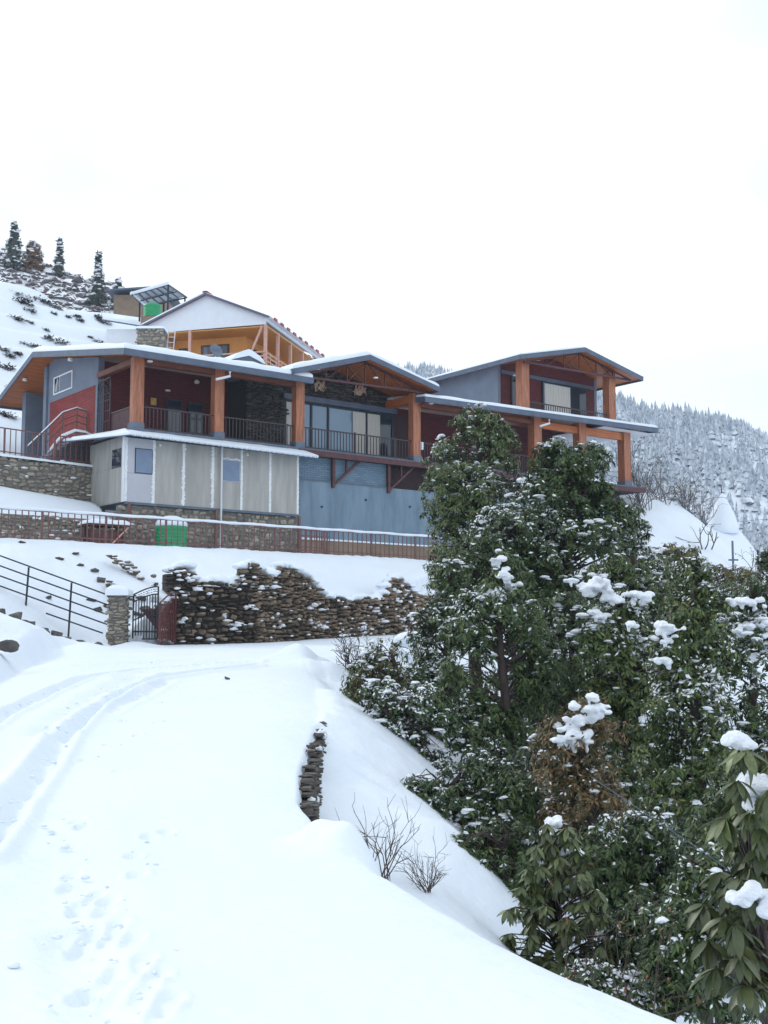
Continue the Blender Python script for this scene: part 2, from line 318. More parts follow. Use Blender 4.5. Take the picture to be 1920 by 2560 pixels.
def ground(X, Y):
    X = np.asarray(X, float); Y = np.asarray(Y, float)
    z = rbf(X, Y); far = sstep(np.hypot(X, Y), 6, 30)
    z = z + .10 * far * fbm(X, Y, .9, 5) + .05 * fbm(X, Y, 2.3, 6)
    sd = poly_sd(X, Y, ROADP)
    zr = .04 * Y + .018 * fbm(X, Y, .8, 9, 3) + .008 * fbm(X, Y, 3.5, 19, 3) + .004 * fbm(X, Y, 11, 20, 3)
    for P, wd, dp in TRACKS:
        d = line_d(X, Y, P); e = np.exp(-(d / wd) ** 2); zr = zr - dp * e * (1 + .35 * fbm(X, Y, 5, 31, 2)) + dp * .45 * np.exp(-((d - 1.9 * wd) / (.7 * wd)) ** 2) + .012 * e * np.sin(X * 31 + Y * 43) * fbm(X, Y, 9, 33, 2)
    for i, (fx, fy) in enumerate(FOOT):
        q = ((X - fx) / .05) ** 2 + ((Y - fy) / .09) ** 2; zr = zr - ((.030 if i != 8 else .05) * np.exp(-q * q) - .007 * np.exp(-(np.sqrt(q) - 1.5) ** 2 / .15))
    zr = zr - .10 * np.exp(-np.maximum(sd, 0) / .35) * (Y < 33)           # snow rounds off towards the drop
    wl = line_d(X, Y, WALL); wid = np.where(wl < 2.5, .08, np.where((Y > 8.6) & (Y < 16.5) & (X > -2.5), .10, .34))
    m = sstep(sd, -wid * 1.2, wid * .25)
    z = z * (1 - m) + zr * m
    for gx, gy, am, rr in [(-1.75, 28.4, .50, .85), (-1.25, 27.0, .40, .6), (-.42, 8.05, .16, .17), (-.2, 7.85, .22, .2), (-2.0, 30.2, .25, .5), (-8.0, 31.5, .25, .9), (-7.2, 35.1, .16, .6), (-8.4, 33.4, .2, .7)]:
        z = z + am * np.exp(-(((X - gx) ** 2 + (Y - gy) ** 2) / rr ** 2))
    a, b = hab(X, Y)
    # terrace at the foot of the lodge, banks and terraces to its left, hill behind
    tm = sstep(b, -5.5, -5.2) * (1 - sstep(a, 17, 23))
    zt = np.full(X.shape, 5.0) + .02 * fbm(X, Y, 1.5, 8)
    left = 1 - sstep(a, -1.0, -.7)
    zl = 6.25 + (7.25 - .1 * np.clip(a, -12, 0) - 6.25) * sstep(b, -.8, 2.6)
    zl = np.where(b > 3.5, 9.0 - .05 * np.clip(a, -10, 0), zl)
    zt = np.where((b > -.85) & (a < -.8), zl, zt)
    zt = np.where((b > -1.2) & (a >= -.8), 5.0, zt)
    z = z * (1 - tm) + zt * tm
    hm = np.where(a < -3, sstep(b, 6, 13), sstep(b, 13.5, 16)) * (1 - sstep(X, 3, 12))
    zh = hill(X, Y) - .9 * np.maximum(0, Y - 93 - .12 * (X + 20))
    st = 2.2; zh = zh + .35 * np.sin(zh / st * 6.283 + fbm(X, Y, .07, 12) * 2)       # old field terraces
    return z * (1 - hm) + zh * hm, sd
ang = np.concatenate([np.radians(np.arange(-34, -19, .5)), np.radians(np.arange(-19, 19.5, .085)), np.radians(np.arange(19.5, 35, .5))])
rad = np.concatenate([1.2 * 1.0062 ** np.arange(0, 745)]); rad = rad[rad < 112]
AA, RR = np.meshgrid(ang, rad); GX = RR * np.sin(AA); GY = RR * np.cos(AA)
GZ, GS = ground(GX, GY)
nr, na = GX.shape
idx = np.arange(nr * na).reshape(nr, na)
Q = np.stack([idx[:-1, :-1], idx[:-1, 1:], idx[1:, 1:], idx[1:, :-1]], -1).reshape(-1, 4)
fs = (GS.ravel()[Q].mean(1) > 0)
VV = np.c_[GX.ravel(), GY.ravel(), GZ.ravel()]
def submesh(name, sel):
    q = Q[sel]; u, inv = np.unique(q, return_inverse=True); return npmesh(name, VV[u], inv.reshape(-1, 4), 4, smooth=True)
o = link('snowy_road', submesh('snowy_road', fs), 'snow'); props(o, 'snow covered mountain road with tyre tracks and footprints', 'road', kind='structure')
o = link('snowy_hillside', submesh('snowy_hillside', ~fs), 'snow'); props(o, 'snow covered hillside around the lodge and the road', 'hillside', kind='structure')
mb = MB(); mb.box(-3000, 3000, -300, 4000, -75, -70)
o = link('ground', mb.mesh('ground'), 'snow'); props(o, 'snow covered valley floor', 'ground', kind='structure')
def gz(x, y): return float(ground(np.array([x]), np.array([y]))[0][0])

gr_ = np.random.default_rng(8); cm = MB()
for P, wd, dp in TRACKS:
    for (ax, ay), (bx, by) in zip(P[:-1], P[1:]):
        for _ in range(int(5 * math.hypot(bx - ax, by - ay))):
            t_ = gr_.uniform(); x = ax + (bx - ax) * t_ + gr_.normal(0, wd * 1.6); y = ay + (by - ay) * t_ + gr_.normal(0, .1); r = gr_.uniform(.01, .028)
            if y > 3: cm.blob((x, y, .04 * y + .01 - dp * .3), (r * 1.2, r, r * .7), 0, .2)
for fx, fy in FOOT:
    for _ in range(2): r = gr_.uniform(.006, .015); cm.blob((fx + gr_.normal(0, .09), fy + gr_.normal(0, .16), .04 * fy + .004), (r, r, r * .7), 0, .2)
o = link('snow_crumbs', cm.mesh('snow_crumbs', smooth=True), 'snow'); props(o, 'loose crumbs of snow along the tyre tracks', 'snow', kind='stuff')
# second ridge behind the hill, with scrub
def ridge2(X, Y):
    z1 = 39.6 - .35 * (X + 36.9); return z1 - .62 * np.abs(Y - 116) * (Y < 116) - .6 * np.maximum(0, Y - 116) + .5 * fbm(X, Y, .3, 14)
xs = np.linspace(-75, 4, 110); ys = np.linspace(98, 126, 40); XX, YY = np.meshgrid(xs, ys)
i2 = np.arange(XX.size).reshape(XX.shape); q2 = np.stack([i2[:-1, :-1], i2[:-1, 1:], i2[1:, 1:], i2[1:, :-1]], -1).reshape(-1, 4)
o = link('back_ridge', npmesh('back_ridge', np.c_[XX.ravel(), YY.ravel(), ridge2(XX, YY).ravel()], q2, 4, smooth=True), 'ridge_ground'); props(o, 'scrubby snow ridge behind the open hill', 'hill', kind='structure')
# forested mountain far across the valley
RX = [-400, -200, -60, 8, 28, 110, 150, 194, 300, 450, 700]; RZ = [85, 100, 118, 130, 130, 125, 114, 99, 80, 55, 30]
def mount(X, Y):
    t = np.clip((Y - 170) / 430, 0, 1.4); top = np.interp(X, RX, RZ)
    z = -68 + (top + 68) * np.where(t < 1, t ** .9, 1 - (t - 1) * .8)
    return z + (4.5 * fbm(X, Y, .022, 21) + 3 * np.sin(X * .09 + Y * .02 + fbm(X, Y, .02, 22))) * sstep(t, 0, .25)
xs = np.linspace(-400, 700, 190); ys = np.linspace(150, 740, 110); XX, YY = np.meshgrid(xs, ys)
i2 = np.arange(XX.size).reshape(XX.shape); q2 = np.stack([i2[:-1, :-1], i2[:-1, 1:], i2[1:, 1:], i2[1:, :-1]], -1).reshape(-1, 4)
o = link('mountain', npmesh('mountain', np.c_[XX.ravel(), YY.ravel(), mount(XX, YY).ravel()], q2, 4, smooth=True), 'snow'); props(o, 'snowy forested mountain across the valley', 'mountain', kind='structure')

# ------------------------------------------------------------------ stones
def rock_mesh(name, seed, n=16, boxy=.75, m='wall_stone'):
    g = np.random.default_rng(seed); bm = bmesh.new()
    for _ in range(n):
        p = g.uniform(-1, 1, 3); k = np.max(np.abs(p)); q = p / k * (boxy + (1 - boxy) * g.uniform(.4, 1)); 
        q = q * (1 - .22 * (np.linalg.norm(q) - 1)); bm.verts.new(q * .5)
    bmesh.ops.convex_hull(bm, input=bm.verts); 
    for v in [v for v in bm.verts if not v.link_faces]: bm.verts.remove(v)
    me = bpy.data.meshes.new(name); bm.to_mesh(me); bm.free(); me.materials.append(MATS[m]); return me
STONES = {k: [rock_mesh('stone', s + 50 * i, 18, .8, k) for s in range(12)] for i, k in enumerate(('wall_stone', 'pale_stone', 'dark_stone', 'rock'))}
def stone_face(parent, org, du, dn, length, zfun, ztop, m, hrow=(.09, .17), lrow=(.16, .46), proud=.10, limit=300, off=(0, 0, 0), snow=.0, batter=0.0, gap=.012, skip=None):
    """irregular courses of single stones over a face: org + s*du, outward normal dn; zfun(s) foot, ztop(s) crown"""
    du = Vector(du).normalized(); dn = Vector(dn).normalized(); org = Vector(org); off = Vector(off); L_ = []
    z0 = min(zfun(s) for s in np.linspace(0, length, 20)); z1 = max(ztop(s) for s in np.linspace(0, length, 40)); z = z0
    ang = math.atan2(du.y, du.x)
    while z < z1:
        h = random.uniform(*hrow); s = -random.uniform(0, .2)
        while s < length:
            l = random.uniform(*lrow) * (0.75 if random.random() < .3 else 1); c = s + l / 2; zc = z + h / 2 + random.uniform(-.03, .03) + .07 * math.sin(s * 1.9 + z * 1.7) * (1 if length > 1.5 else 0)
            if 0 <= c <= length and zfun(c) - .05 < zc < ztop(c) + random.uniform(-.05, .02) and not (skip and skip(c, zc)):
                pr = random.uniform(-.35, .55) * proud
                p = org + du * c + dn * (pr - batter * (zc - z0)); p.z = zc
                L_.append((l * h, p, (l - gap, proud * 2.2, h * random.uniform(.85, 1.12) - gap), ang + random.uniform(-.09, .09)))
            s += l
        z += h
    L_.sort(key=lambda t: -t[0]); rest = MB()
    for i, (_, p, sc, an) in enumerate(L_):
        me = random.choice(STONES[m])
        if i < limit:
            o = bpy.data.objects.new('stone', me); COL.objects.link(o); o.parent = parent
            o.location = p - off; o.scale = sc; o.rotation_euler = (random.uniform(-.12, .12), random.uniform(-.16, .16), an)
        else:
            M = Matrix.Rotation(an, 3, 'Z') @ Matrix.Diagonal(sc); rest.add([(M @ v.co) + p for v in me.vertices], [tuple(f.vertices) for f in me.polygons])
    if rest.v:
        part('stone_infill', rest, m, parent, off, kind='stuff')
    if snow > 0:
        sb = MB()
        for _, p, sc, an in L_:
            if random.random() < snow:
                d = dn * (proud * .75); r = random.uniform(.35, .8) * sc[0] * .55
                sb.blob((p.x + d.x, p.y + d.y, p.z + sc[2] * .45), (max(r, .05) * abs(du.x) + .04, max(r, .05) * abs(du.y) + .05, random.uniform(.025, .07)), 0, .2)
        if sb.v: part('snow', sb, 'snow_clump', parent, off, True, 'stuff')
    return L_

# lower dry stone retaining wall along the road
def wall_top(X):
    return float(np.interp(X, [-6.6, -6.0, -5.6, -4.6, -4.45, -4.1, -3.55, -3.35, -2.9, -2.3, -1.9, -1.2, -.1, .3, .6, .95, 1.2, 2.5, 5.5], [3.75, 3.85, 3.4, 3.35, 3.85, 4.05, 3.65, 4.0, 4.0, 3.5, 3.1, 3.05, 3.15, 3.85, 4.0, 3.7, 3.4, 3.3, 3.3])) + .05 * math.sin(X * 7)
rw = thing('retaining_wall', (-4, 38.2, 1.4), 'rough brown dry stone retaining wall with ragged snowy top beside the road', 'stone wall')
core = MB()
for i, (p, q) in enumerate(zip(WALL[:-1], WALL[1:])):
    P, Qv = Vector((*p, 0)), Vector((*q, 0)); d = (Qv - P); Ln = d.length; d.normalize(); n = Vector((d.y, -d.x, 0))
    nst = max(2, int(Ln / .3))
    for k in range(nst):
        a0, a1 = P + d * (Ln * k / nst), P + d * (Ln * (k + 1) / nst); zt = min(wall_top(a0.x), wall_top(a1.x)) - .12; m0 = (a0 + a1) / 2 - n * .22
        core.add([a0 - n * .02 + Vector((0, 0, 1.0)), a1 - n * .02 + Vector((0, 0, 1.0)), a1 - n * .5 + Vector((0, 0, 1.0)), a0 - n * .5 + Vector((0, 0, 1.0)),
                  a0 - n * .12 + Vector((0, 0, zt)), a1 - n * .12 + Vector((0, 0, zt)), a1 - n * .5 + Vector((0, 0, zt)), a0 - n * .5 + Vector((0, 0, zt))],
                 [(0, 1, 5, 4), (1, 2, 6, 5), (2, 3, 7, 6), (3, 0, 4, 7), (4, 5, 6, 7), (0, 3, 2, 1)])
    lim = [75, 160, 65, 0][i]
    stone_face(rw, P, d, n, Ln, lambda s, P=P, d=d: .04 * (P + d * s).y - .1, lambda s, P=P, d=d: wall_top((P + d * s).x), 'wall_stone', (.06, .19), (.10, .44), .13, lim, rw.location, snow=.10, batter=.05)
part('core', core, 'wall_core', rw, rw.location)
sc_ = MB(); gg = np.random.default_rng(12)
for x in np.arange(-6.5, 2.4, .13):
    y = float(np.interp(x, [p[0] for p in WALL], [p[1] for p in WALL])); zt = wall_top(x) + .03; r = gg.uniform(.15, .30)
    sc_.blob((x - .12, y + .30, zt - .02), (r * 1.2, r * 1.2, r * gg.uniform(.5, .8)), 1, .12)
o = part('snow', sc_, 'snow', rw, rw.location, True); mo = o.modifiers.new('merge', 'REMESH'); mo.mode = 'VOXEL'; mo.voxel_size = .035; mo.use_smooth_shade = True; mo = o.modifiers.new('soften', 'SMOOTH'); mo.iterations = 4
for k in range(26):                               # pockets of snow caught between the stones
    x = gg.uniform(-6.3, 1.5); y = float(np.interp(x, [p[0] for p in WALL], [p[1] for p in WALL])); z = gg.uniform(1.9, wall_top(x) - .3); pm = MB()
    for j in range(4): pm.blob((x + gg.normal(0, .12), y - .1 + gg.normal(0, .04) + .05 * (z - 1.5), z + gg.normal(0, .07)), (gg.uniform(.06, .16), .07, gg.uniform(.03, .08)), 1, .2)
    part('snow_pocket', pm, 'snow_clump', rw, rw.location, True)

for (p, q), lab in ((((-10.4, 40.4), (-6.9, 40.1)), 'upper snow choked ledge of loose stones below the long fence'), (((-8.9, 38.7), (-6.3, 38.3)), 'lower snow choked ledge of loose stones behind the gate')):
    P, Qv = Vector((*p, 0)), Vector((*q, 0)); d = Qv - P; Ln = d.length; d.normalize(); n = Vector((d.y, -d.x, 0)); le = thing('stone_ledge', (*p, gz(*p)), lab, 'stone ledge')
    stone_face(le, P, d, n, Ln, lambda s, P=P, d=d: gz((P + d * s).x, (P + d * s).y) - .1, lambda s, P=P, d=d: gz((P + d * s).x, (P + d * s).y) + .42, 'wall_stone', (.07, .16), (.12, .4), .13, 70, le.location, snow=.45, skip=lambda s, z: random.random() < .45 or math.sin(s * 3.1 + z * 2) < -.3)
# wall under the road edge, falling into the gully
ew = thing('road_edge_wall', (-.8, 12, 0), 'dark slate wall holding up the road edge above the snowy gully', 'stone wall')
for (p, q) in zip(R_EDGE[5:10][:-1], R_EDGE[5:10][1:]):
    P, Qv = Vector((p[0] + .17, p[1], 0)), Vector((q[0] + .17, q[1], 0)); d = (Qv - P); Ln = d.length; d.normalize(); n = Vector((d.y, -d.x, 0))
    yy = (p[1] + q[1]) / 2
    if yy < 16.5:
        stone_face(ew, P, d, n, Ln, lambda s, P=P, d=d: .04 * (P + d * s).y - .95, lambda s, P=P, d=d: .04 * (P + d * s).y - .06 - .08 * abs(math.sin(s * 2.3 + P.y)), 'rock', (.025, .07), (.06, .24), .06, 75, ew.location, batter=.12, snow=.02)
        m2 = MB(); B_ = P - n * .05; C_ = Qv - n * .05; m2.prism([B_ + Vector((0, 0, -.8)), C_ + Vector((0, 0, -.8)), C_ - n * .1 + Vector((0, 0, -.8)), B_ - n * .1 + Vector((0, 0, -.8))], (0, 0, .04 * yy + .58)); part('core', m2, 'wall_core', ew, ew.location)

# ------------------------------------------------------------------ the lodge (built in its own axes: a along the front, b to the back)
LO = Vector((0, 0, 5.0))
lodge = thing('lodge', hw(0, 0, 5.0), 'long timber lodge with orange posts, red walls and snowy grey roofs', 'building', rz=TH)
def lp(name, mb, m, parent=None, smooth=False): return part(name, mb, m, parent or lodge, LO, smooth)
def snow_sheet(c, t=.26, n=(26, 18), seed=0, over=.05):
    """rounded snow over the quad c[0..3] (front-left, front-right, back-right, back-left)"""
    c = [Vector(p) for p in c]; nu, nv = n; g = MB(); vs = []; g2 = np.random.default_rng(seed)
    for j in range(nv + 1):
        for i in range(nu + 1):
            s, r = i / nu, j / nv; s = .5 - .5 * math.cos(math.pi * s); r = .5 - .5 * math.cos(math.pi * r)
            p = (c[0] * (1 - s) + c[1] * s) * (1 - r) + (c[3] * (1 - s) + c[2] * s) * r
            e = min(s * (c[1] - c[0]).length, (1 - s) * (c[1] - c[0]).length, r * (c[3] - c[0]).length, (1 - r) * (c[3] - c[0]).length)
            k = (1 - math.exp(-(e + .02) / .10)) * (1 + .16 * math.sin(p.x * 1.7 + p.y) + .12 * math.sin(p.x * 4.1 + p.y * 2 + seed) + .10 * math.sin(p.x * 7.3 + seed)) 
            vs.append(p + Vector((0, 0, t * (.45 + .55 * k))))
    f = [(j * (nu + 1) + i, j * (nu + 1) + i + 1, (j + 1) * (nu + 1) + i + 1, (j + 1) * (nu + 1) + i) for j in range(nv) for i in range(nu)]
    g.add(vs, f)
    ring = [i for i in range(nu + 1)] + [j * (nu + 1) + nu for j in range(1, nv + 1)] + [nv * (nu + 1) + i for i in range(nu - 1, -1, -1)] + [j * (nu + 1) for j in range(nv - 1, 0, -1)]
    k0 = len(g.v)
    for i in ring:
        p = Vector(vs[i]); s = i % (nu + 1) / nu; r = i // (nu + 1) / nv; s = .5 - .5 * math.cos(math.pi * s); r = .5 - .5 * math.cos(math.pi * r)
        b0 = (c[0] * (1 - s) + c[1] * s) * (1 - r) + (c[3] * (1 - s) + c[2] * s) * r; g.v.append(tuple(b0))
    m_ = len(ring)
    for i in range(m_): g.f.append((k0 + i, k0 + (i + 1) % m_, ring[(i + 1) % m_], ring[i]))
    return g
def roof_slab(c, t=.10):
    g = MB(); c = [Vector(p) for p in c]; return g.prism([p - Vector((0, 0, t)) for p in c], (0, 0, t - .004))
def roof(c, m='soffit_wood', fasc=((0, 1),), t=.10, fh=.26, snow=.28, seed=1, wavy=()):
    r = lp('roof', roof_slab(c, t), m)
    C = [Vector(p) for p in c]; ctr = sum(C, Vector()) / 4
    for (i, j) in fasc:
        g = MB(); d = (C[j] - C[i]).normalized(); nn = Vector((d.y, -d.x, 0)).normalized()
        if nn.dot((C[i] + C[j]) / 2 - ctr) < 0: nn = -nn
        g.bar(C[i] + nn * .02 - Vector((0, 0, fh / 2 - .03)) - d * .02, C[j] + nn * .02 - Vector((0, 0, fh / 2 - .03)) + d * .02, .045, fh)
        lp('fascia', g, 'fascia', r)
        if (i, j) in wavy:                                    # scalloped sheet edge below the fascia
            g = MB(); n = int((C[j] - C[i]).length / .11)
            for k in range(n):
                p = C[i] + d * (.11 * k) + nn * .03 - Vector((0, 0, fh - .05)); g.add([p, p + d * .11, p + d * .085 - Vector((0, 0, .05)), p + d * .025 - Vector((0, 0, .05))], [(0, 1, 2, 3)])
                g.add([p - nn * .03, p + d * .11 - nn * .03, p + d * .085 - Vector((0, 0, .05)) - nn * .03, p + d * .025 - Vector((0, 0, .05)) - nn * .03], [(3, 2, 1, 0)])
            lp('scalloped_edge', g, 'fascia', r)
    if snow: lp('snow', snow_sheet(c, snow, seed=seed), 'snow', r, True)
    return r
# left roof: ridge parallel to the front, gable end at the left
EZ, RZ_, RB = 13.20, 14.92, 8.86
roof([(-1.0, -.9, EZ), (8.1, -.9, EZ + .01), (8.1, RB, RZ_), (-1.0, RB, RZ_)], fasc=((0, 1), (0, 3), (1, 2)), wavy=((0, 1),), snow=.31)
roof([(-1.0, RB, RZ_), (8.1, RB, RZ_), (8.1, 13.7, 13.3), (-1.0, 13.7, 13.3)], fasc=((0, 3), (2, 3)), snow=.28, seed=2)
# middle gable, ridge running back
MLa, MRi, MRa = (7.0, 13.46), (11.2, 14.70), (15.4, 13.72)
roof([(7.0, -1.0, 13.46), (11.2, -1.0, 14.70), (11.2, 9, 14.70), (7.0, 9, 13.46)], fasc=((0, 1), (0, 3)), snow=.30, seed=3, fh=.24)
roof([(11.2, -1.0, 14.70), (15.4, -1.0, 13.72), (15.4, 9, 13.72), (11.2, 9, 14.70)], fasc=((0, 1), (1, 2)), snow=.26, seed=4, fh=.24)
# right wing low roof, upper gable roof
roof([(14.6, -.9, 13.18), (31.65, -.9, 13.50), (31.65, 6.5, 13.95), (14.6, 6.5, 13.9)], fasc=((0, 1), (1, 2), (0, 3)), wavy=((0, 1),), snow=.22, seed=5, m='soffit_wood')
roof([(20.9, -.95, 16.15), (25.75, -.95, 17.25), (25.75, 8.2, 17.25), (20.9, 8.2, 16.15)], fasc=((0, 1), (0, 3)), snow=.16, seed=6, fh=.24)
roof([(25.75, -.95, 17.25), (30.4, -.95, 16.27), (30.4, 8.2, 16.27), (25.75, 8.2, 17.25)], fasc=((0, 1), (1, 2)), snow=.10, seed=7, fh=.24)
# posts with blue-grey plinths
def post(a, b, z0, z1, w=.40, plinth=True):
    g = MB(); g.box(a - w / 2, a + w / 2, b - w / 2, b + w / 2, z0, z1); p = lp('post', g, 'post_wood')
    g = MB()
    for sx in (-1, 1):
        g.box(a + sx * (w / 2 + .006) - .02, a + sx * (w / 2 + .006) + .02, b - w / 2 - .012, b - w / 2 + .03, z0, z1)
    lp('corner_trim', g, 'post_wood', p)
    if plinth:
        g = MB(); g.box(a - w / 2 - .05, a + w / 2 + .05, b - w / 2 - .05, b + w / 2 + .05, z0 - .28, z0 - .002); lp('plinth', g, 'slab', p)
for a, zt in [(0, 13.16), (3.76, 13.16), (7.9, 13.2), (14.65, 13.5), (22.8, 13.25), (26.2, 13.3), (29.8, 13.4)]: post(a, 0, 10.42, zt, .40 if a < 20 else .5)
post(22.0, .05, 13.55, 16.30, .48, False); post(28.7, .05, 13.7, 16.45, .48, False)
# floor slab, steel edge beam, brackets
g = MB(); g.box(-.45, 31, -.35, 8.8, 9.98, 10.15); lp('floor_slab', g, 'slab')
g = MB(); g.box(7.7, 31, -.48, -.36, 9.82, 10.06); lp('edge_beam', g, 'maroon_steel')
g = MB(); g.box(7.7, 31, -.34, 3.2, 9.86, 9.975); lp('floor_deck', g, 'dark_red')
for a in (9.75, 12.95, 17.0):
    g = MB(); g.bar((a, -.16, 9.86), (a, -.16, 8.5), .14); g.bar((a + .02, -.16, 8.62), (a + 1.5, -.16, 9.84), .10); g.bar((a + .75, -.16, 9.84), (a + .75, -.16, 9.25), .08); lp('bracket', g, 'maroon_steel')
# walls
g = MB(); g.box(.02, 6.5, 3.8, 4.0, 10.16, 13.75); lp('wall', g, 'brick_front')
g = MB(); g.add([(0, 3.8, 12.69), (0, 9.4, 12.69), (0, 9.4, 14.62), (0, 8.86, 14.78), (0, 3.8, 13.9)], [(0, 4, 3, 2, 1)]); g.add([(0, 3.8, 9.0), (0, 9.4, 9.0), (0, 9.4, 12.7), (0, 3.8, 12.7)], [(0, 3, 2, 1)])
g.add([(.25, 3.8, 9), (.25, 9.4, 9), (.25, 9.4, 14.6), (.25, 3.8, 13.9), (0, 3.8, 9), (0, 3.8, 13.9), (0, 9.4, 9), (0, 9.4, 14.62)], [(0, 1, 2, 3), (4, 0, 3, 5), (6, 7, 2, 1)]); side_wall = lp('wall', g, 'grey_wall')
g = MB(); g.box(-.05, -.003, 3.98, 9.05, 9.0, 12.68); lp('brick_panel', g, 'brick_side', side_wall)
g = MB(); g.box(-.04, .24, 3.72, 3.97, 9.9, 13.85); lp('corner_pier', g, 'grey_wall', side_wall)
g = MB(); g.box(-.05, -.004, 6.55, 8.7, 12.98, 13.82); sw = lp('window', g, 'white_paint')
g = MB(); g.box(-.065, -.052, 6.62, 7.95, 13.04, 13.74); lp('pane', g, 'grey_wall', sw)
g = MB(); g.box(-.065, -.052, 8.02, 8.55, 13.04, 13.74); lp('pane', g, 'glass_dark', sw)
g = MB(); g.bar((-.06, 8.35, 13.1), (-.06, 8.2, 13.7), .012, .09); lp('curtain', g, 'curtain', sw)
g = MB(); g.box(1.2, 1.4, 9.4, 12.0, 9.0, 14.0); rec = lp('wall', g, 'dark_red')
g = MB(); g.box(1.14, 1.19, 9.9, 11.6, 9.1, 11.8); dr = lp('door', g, 'grey_wall', rec)
g = MB()
for k in range(9): g.box(1.11, 1.135, 10.0 + k * .18, 10.1 + k * .18, 9.2, 11.6)
lp('door_slats', g, 'window_frame', rec)
g = MB(); g.box(-.1, .3, 12.0, 12.45, 9.0, 13.7); g.box(.3, 1.4, 12.0, 12.2, 9.0, 13.6); lp('wall', g, 'grey_wall')
g = MB(); g.box(-.1, 0.12, 9.42, 9.75, 9.0, 14.5); lp('wall', g, 'grey_wall')
# dark stone room in the middle: single slabs over a core
swall = MB(); swall.box(6.5, 15.1, 2.08, 2.3, 12.9, 14.2); swall.box(6.5, 8.55, 2.08, 2.3, 10.16, 12.9); swall.box(6.5, 6.7, 2.3, 3.8, 10.16, 13.9)
swall.add([(8.5, 2.08, 14.2), (15.0, 2.08, 13.7), (11.2, 2.08, 14.62)], [(0, 1, 2)]); stw = lp('stone_wall', swall, 'wall_core')
def gable_under(a): return (13.46 + (a - 7.0) * .295 if a < 11.2 else 14.70 - (a - 11.2) * .233) - .22
stone_face(stw, (6.5, 2.06, 0), (1, 0, 0), (0, -1, 0), 8.6, lambda s: 10.2, lambda s: gable_under(6.5 + s) if 6.5 + s > 8 else 13.6, 'dark_stone', (.07, .15), (.22, .70), .06, 280, LO, skip=lambda s, z: (6.5 + s > 8.5 and z < 13.12))
g = MB(); g.box(8.4, 15.1, 1.9, 2.06, 12.82, 13.08); lp('lintel', g, 'fascia', stw)
mat('ornament_pale', (.48, .44, .38), .8, vscale=7, col2=(.40, .19, .08), bump=.4)
for (x, y, sd) in ((803, 962, 1), (902, 976, 2)):          # two pale twisted reliefs on the dark gable stone
    a, z = hb(x, y, 1.93); g = MB(); q = np.random.default_rng(sd)
    for j in range(7):
        t0 = q.uniform(0, 6.28); pts = [(a + .48 * (u - .5) * 2 * q.uniform(.7, 1) + .08 * math.sin(9 * u + t0), 1.93 + .03 * math.sin(5 * u), z + .17 * math.sin(7 * u + t0) + .10 * q.normal()) for u in np.linspace(q.uniform(0, .3), q.uniform(.6, 1), 7)]
        g.tube(pts, [.02, .045, .055, .05, .045, .035, .012], 6)
    lp('wall_relief', g, 'ornament_pale', None, True)
# big glazed front
gl = MB(); gl.box(8.6, 15.0, 2.14, 2.2, 10.18, 10.3); gl.box(8.6, 15.0, 2.1, 2.2, 12.72, 12.82)
for a in (8.6, 9.3, 10.07, 11.05, 13.32, 14.97): gl.box(a - .05, a + .05, 2.09, 2.21, 10.18, 12.82)
win = lp('window', gl, 'window_frame')
for a0, a1, m in [(8.65, 9.25, 'curtain'), (9.35, 10.02, 'glass_sky'), (10.12, 11.0, 'glass_sky'), (11.1, 13.27, 'glass_sky'), (13.37, 14.92, 'glass_dark')]:
    g = MB(); g.box(a0, a1, 2.15, 2.17, 10.3, 12.72); lp('pane', g, m, win)
def curtain(a0, a1, b, z0, z1, parent, amp=.035, per=.16):
    g = MB(); n = max(6, int((a1 - a0) / .03)); vs = []
    for i in range(n + 1):
        a = a0 + (a1 - a0) * i / n; bb = b + amp * math.sin((a - a0) / per * 6.283); vs += [(a, bb, z0), (a, bb, z1)]
    g.add(vs, [(2 * i, 2 * i + 2, 2 * i + 3, 2 * i + 1) for i in range(n)]); return lp('curtain', g, 'curtain', parent, True)
curtain(12.5, 13.25, 2.10, 10.32, 12.7, win); curtain(13.4, 14.15, 2.10, 10.32, 12.7, win)
g = MB(); g.box(15.1, 16.2, 2.4, 2.5, 10.16, 12.9); lp('door', g, 'dark_red')
# right wing walls
g = MB(); g.box(15.1, 27.2, 3.0, 3.2, 10.16, 13.4); g.box(27.0, 27.2, 3.2, 6.4, 10.16, 13.5); lp('wall', g, 'brick_front')
g = MB(); g.box(21.7, 29.1, 1.5, 1.7, 13.4, 17.2); 
uw = MB(); uw.prism([(21.75, 1.5, 13.3), (29.1, 1.5, 13.3), (29.1, 1.5, 16.4), (25.75, 1.5, 17.1), (21.75, 1.5, 16.2)], (0, .2, 0)); upw = lp('wall', uw, 'brick_front')
g = MB(); g.box(21.55, 21.75, 1.45, 8, 13.3, 16.22); g.box(29.1, 29.3, 1.5, 8, 13.3, 16.4); lp('wall', g, 'grey_wall')
g = MB(); g.box(21.8, 29.05, 1.42, 1.497, 15.75, 15.95); lp('trim_band', g, 'fascia', upw)
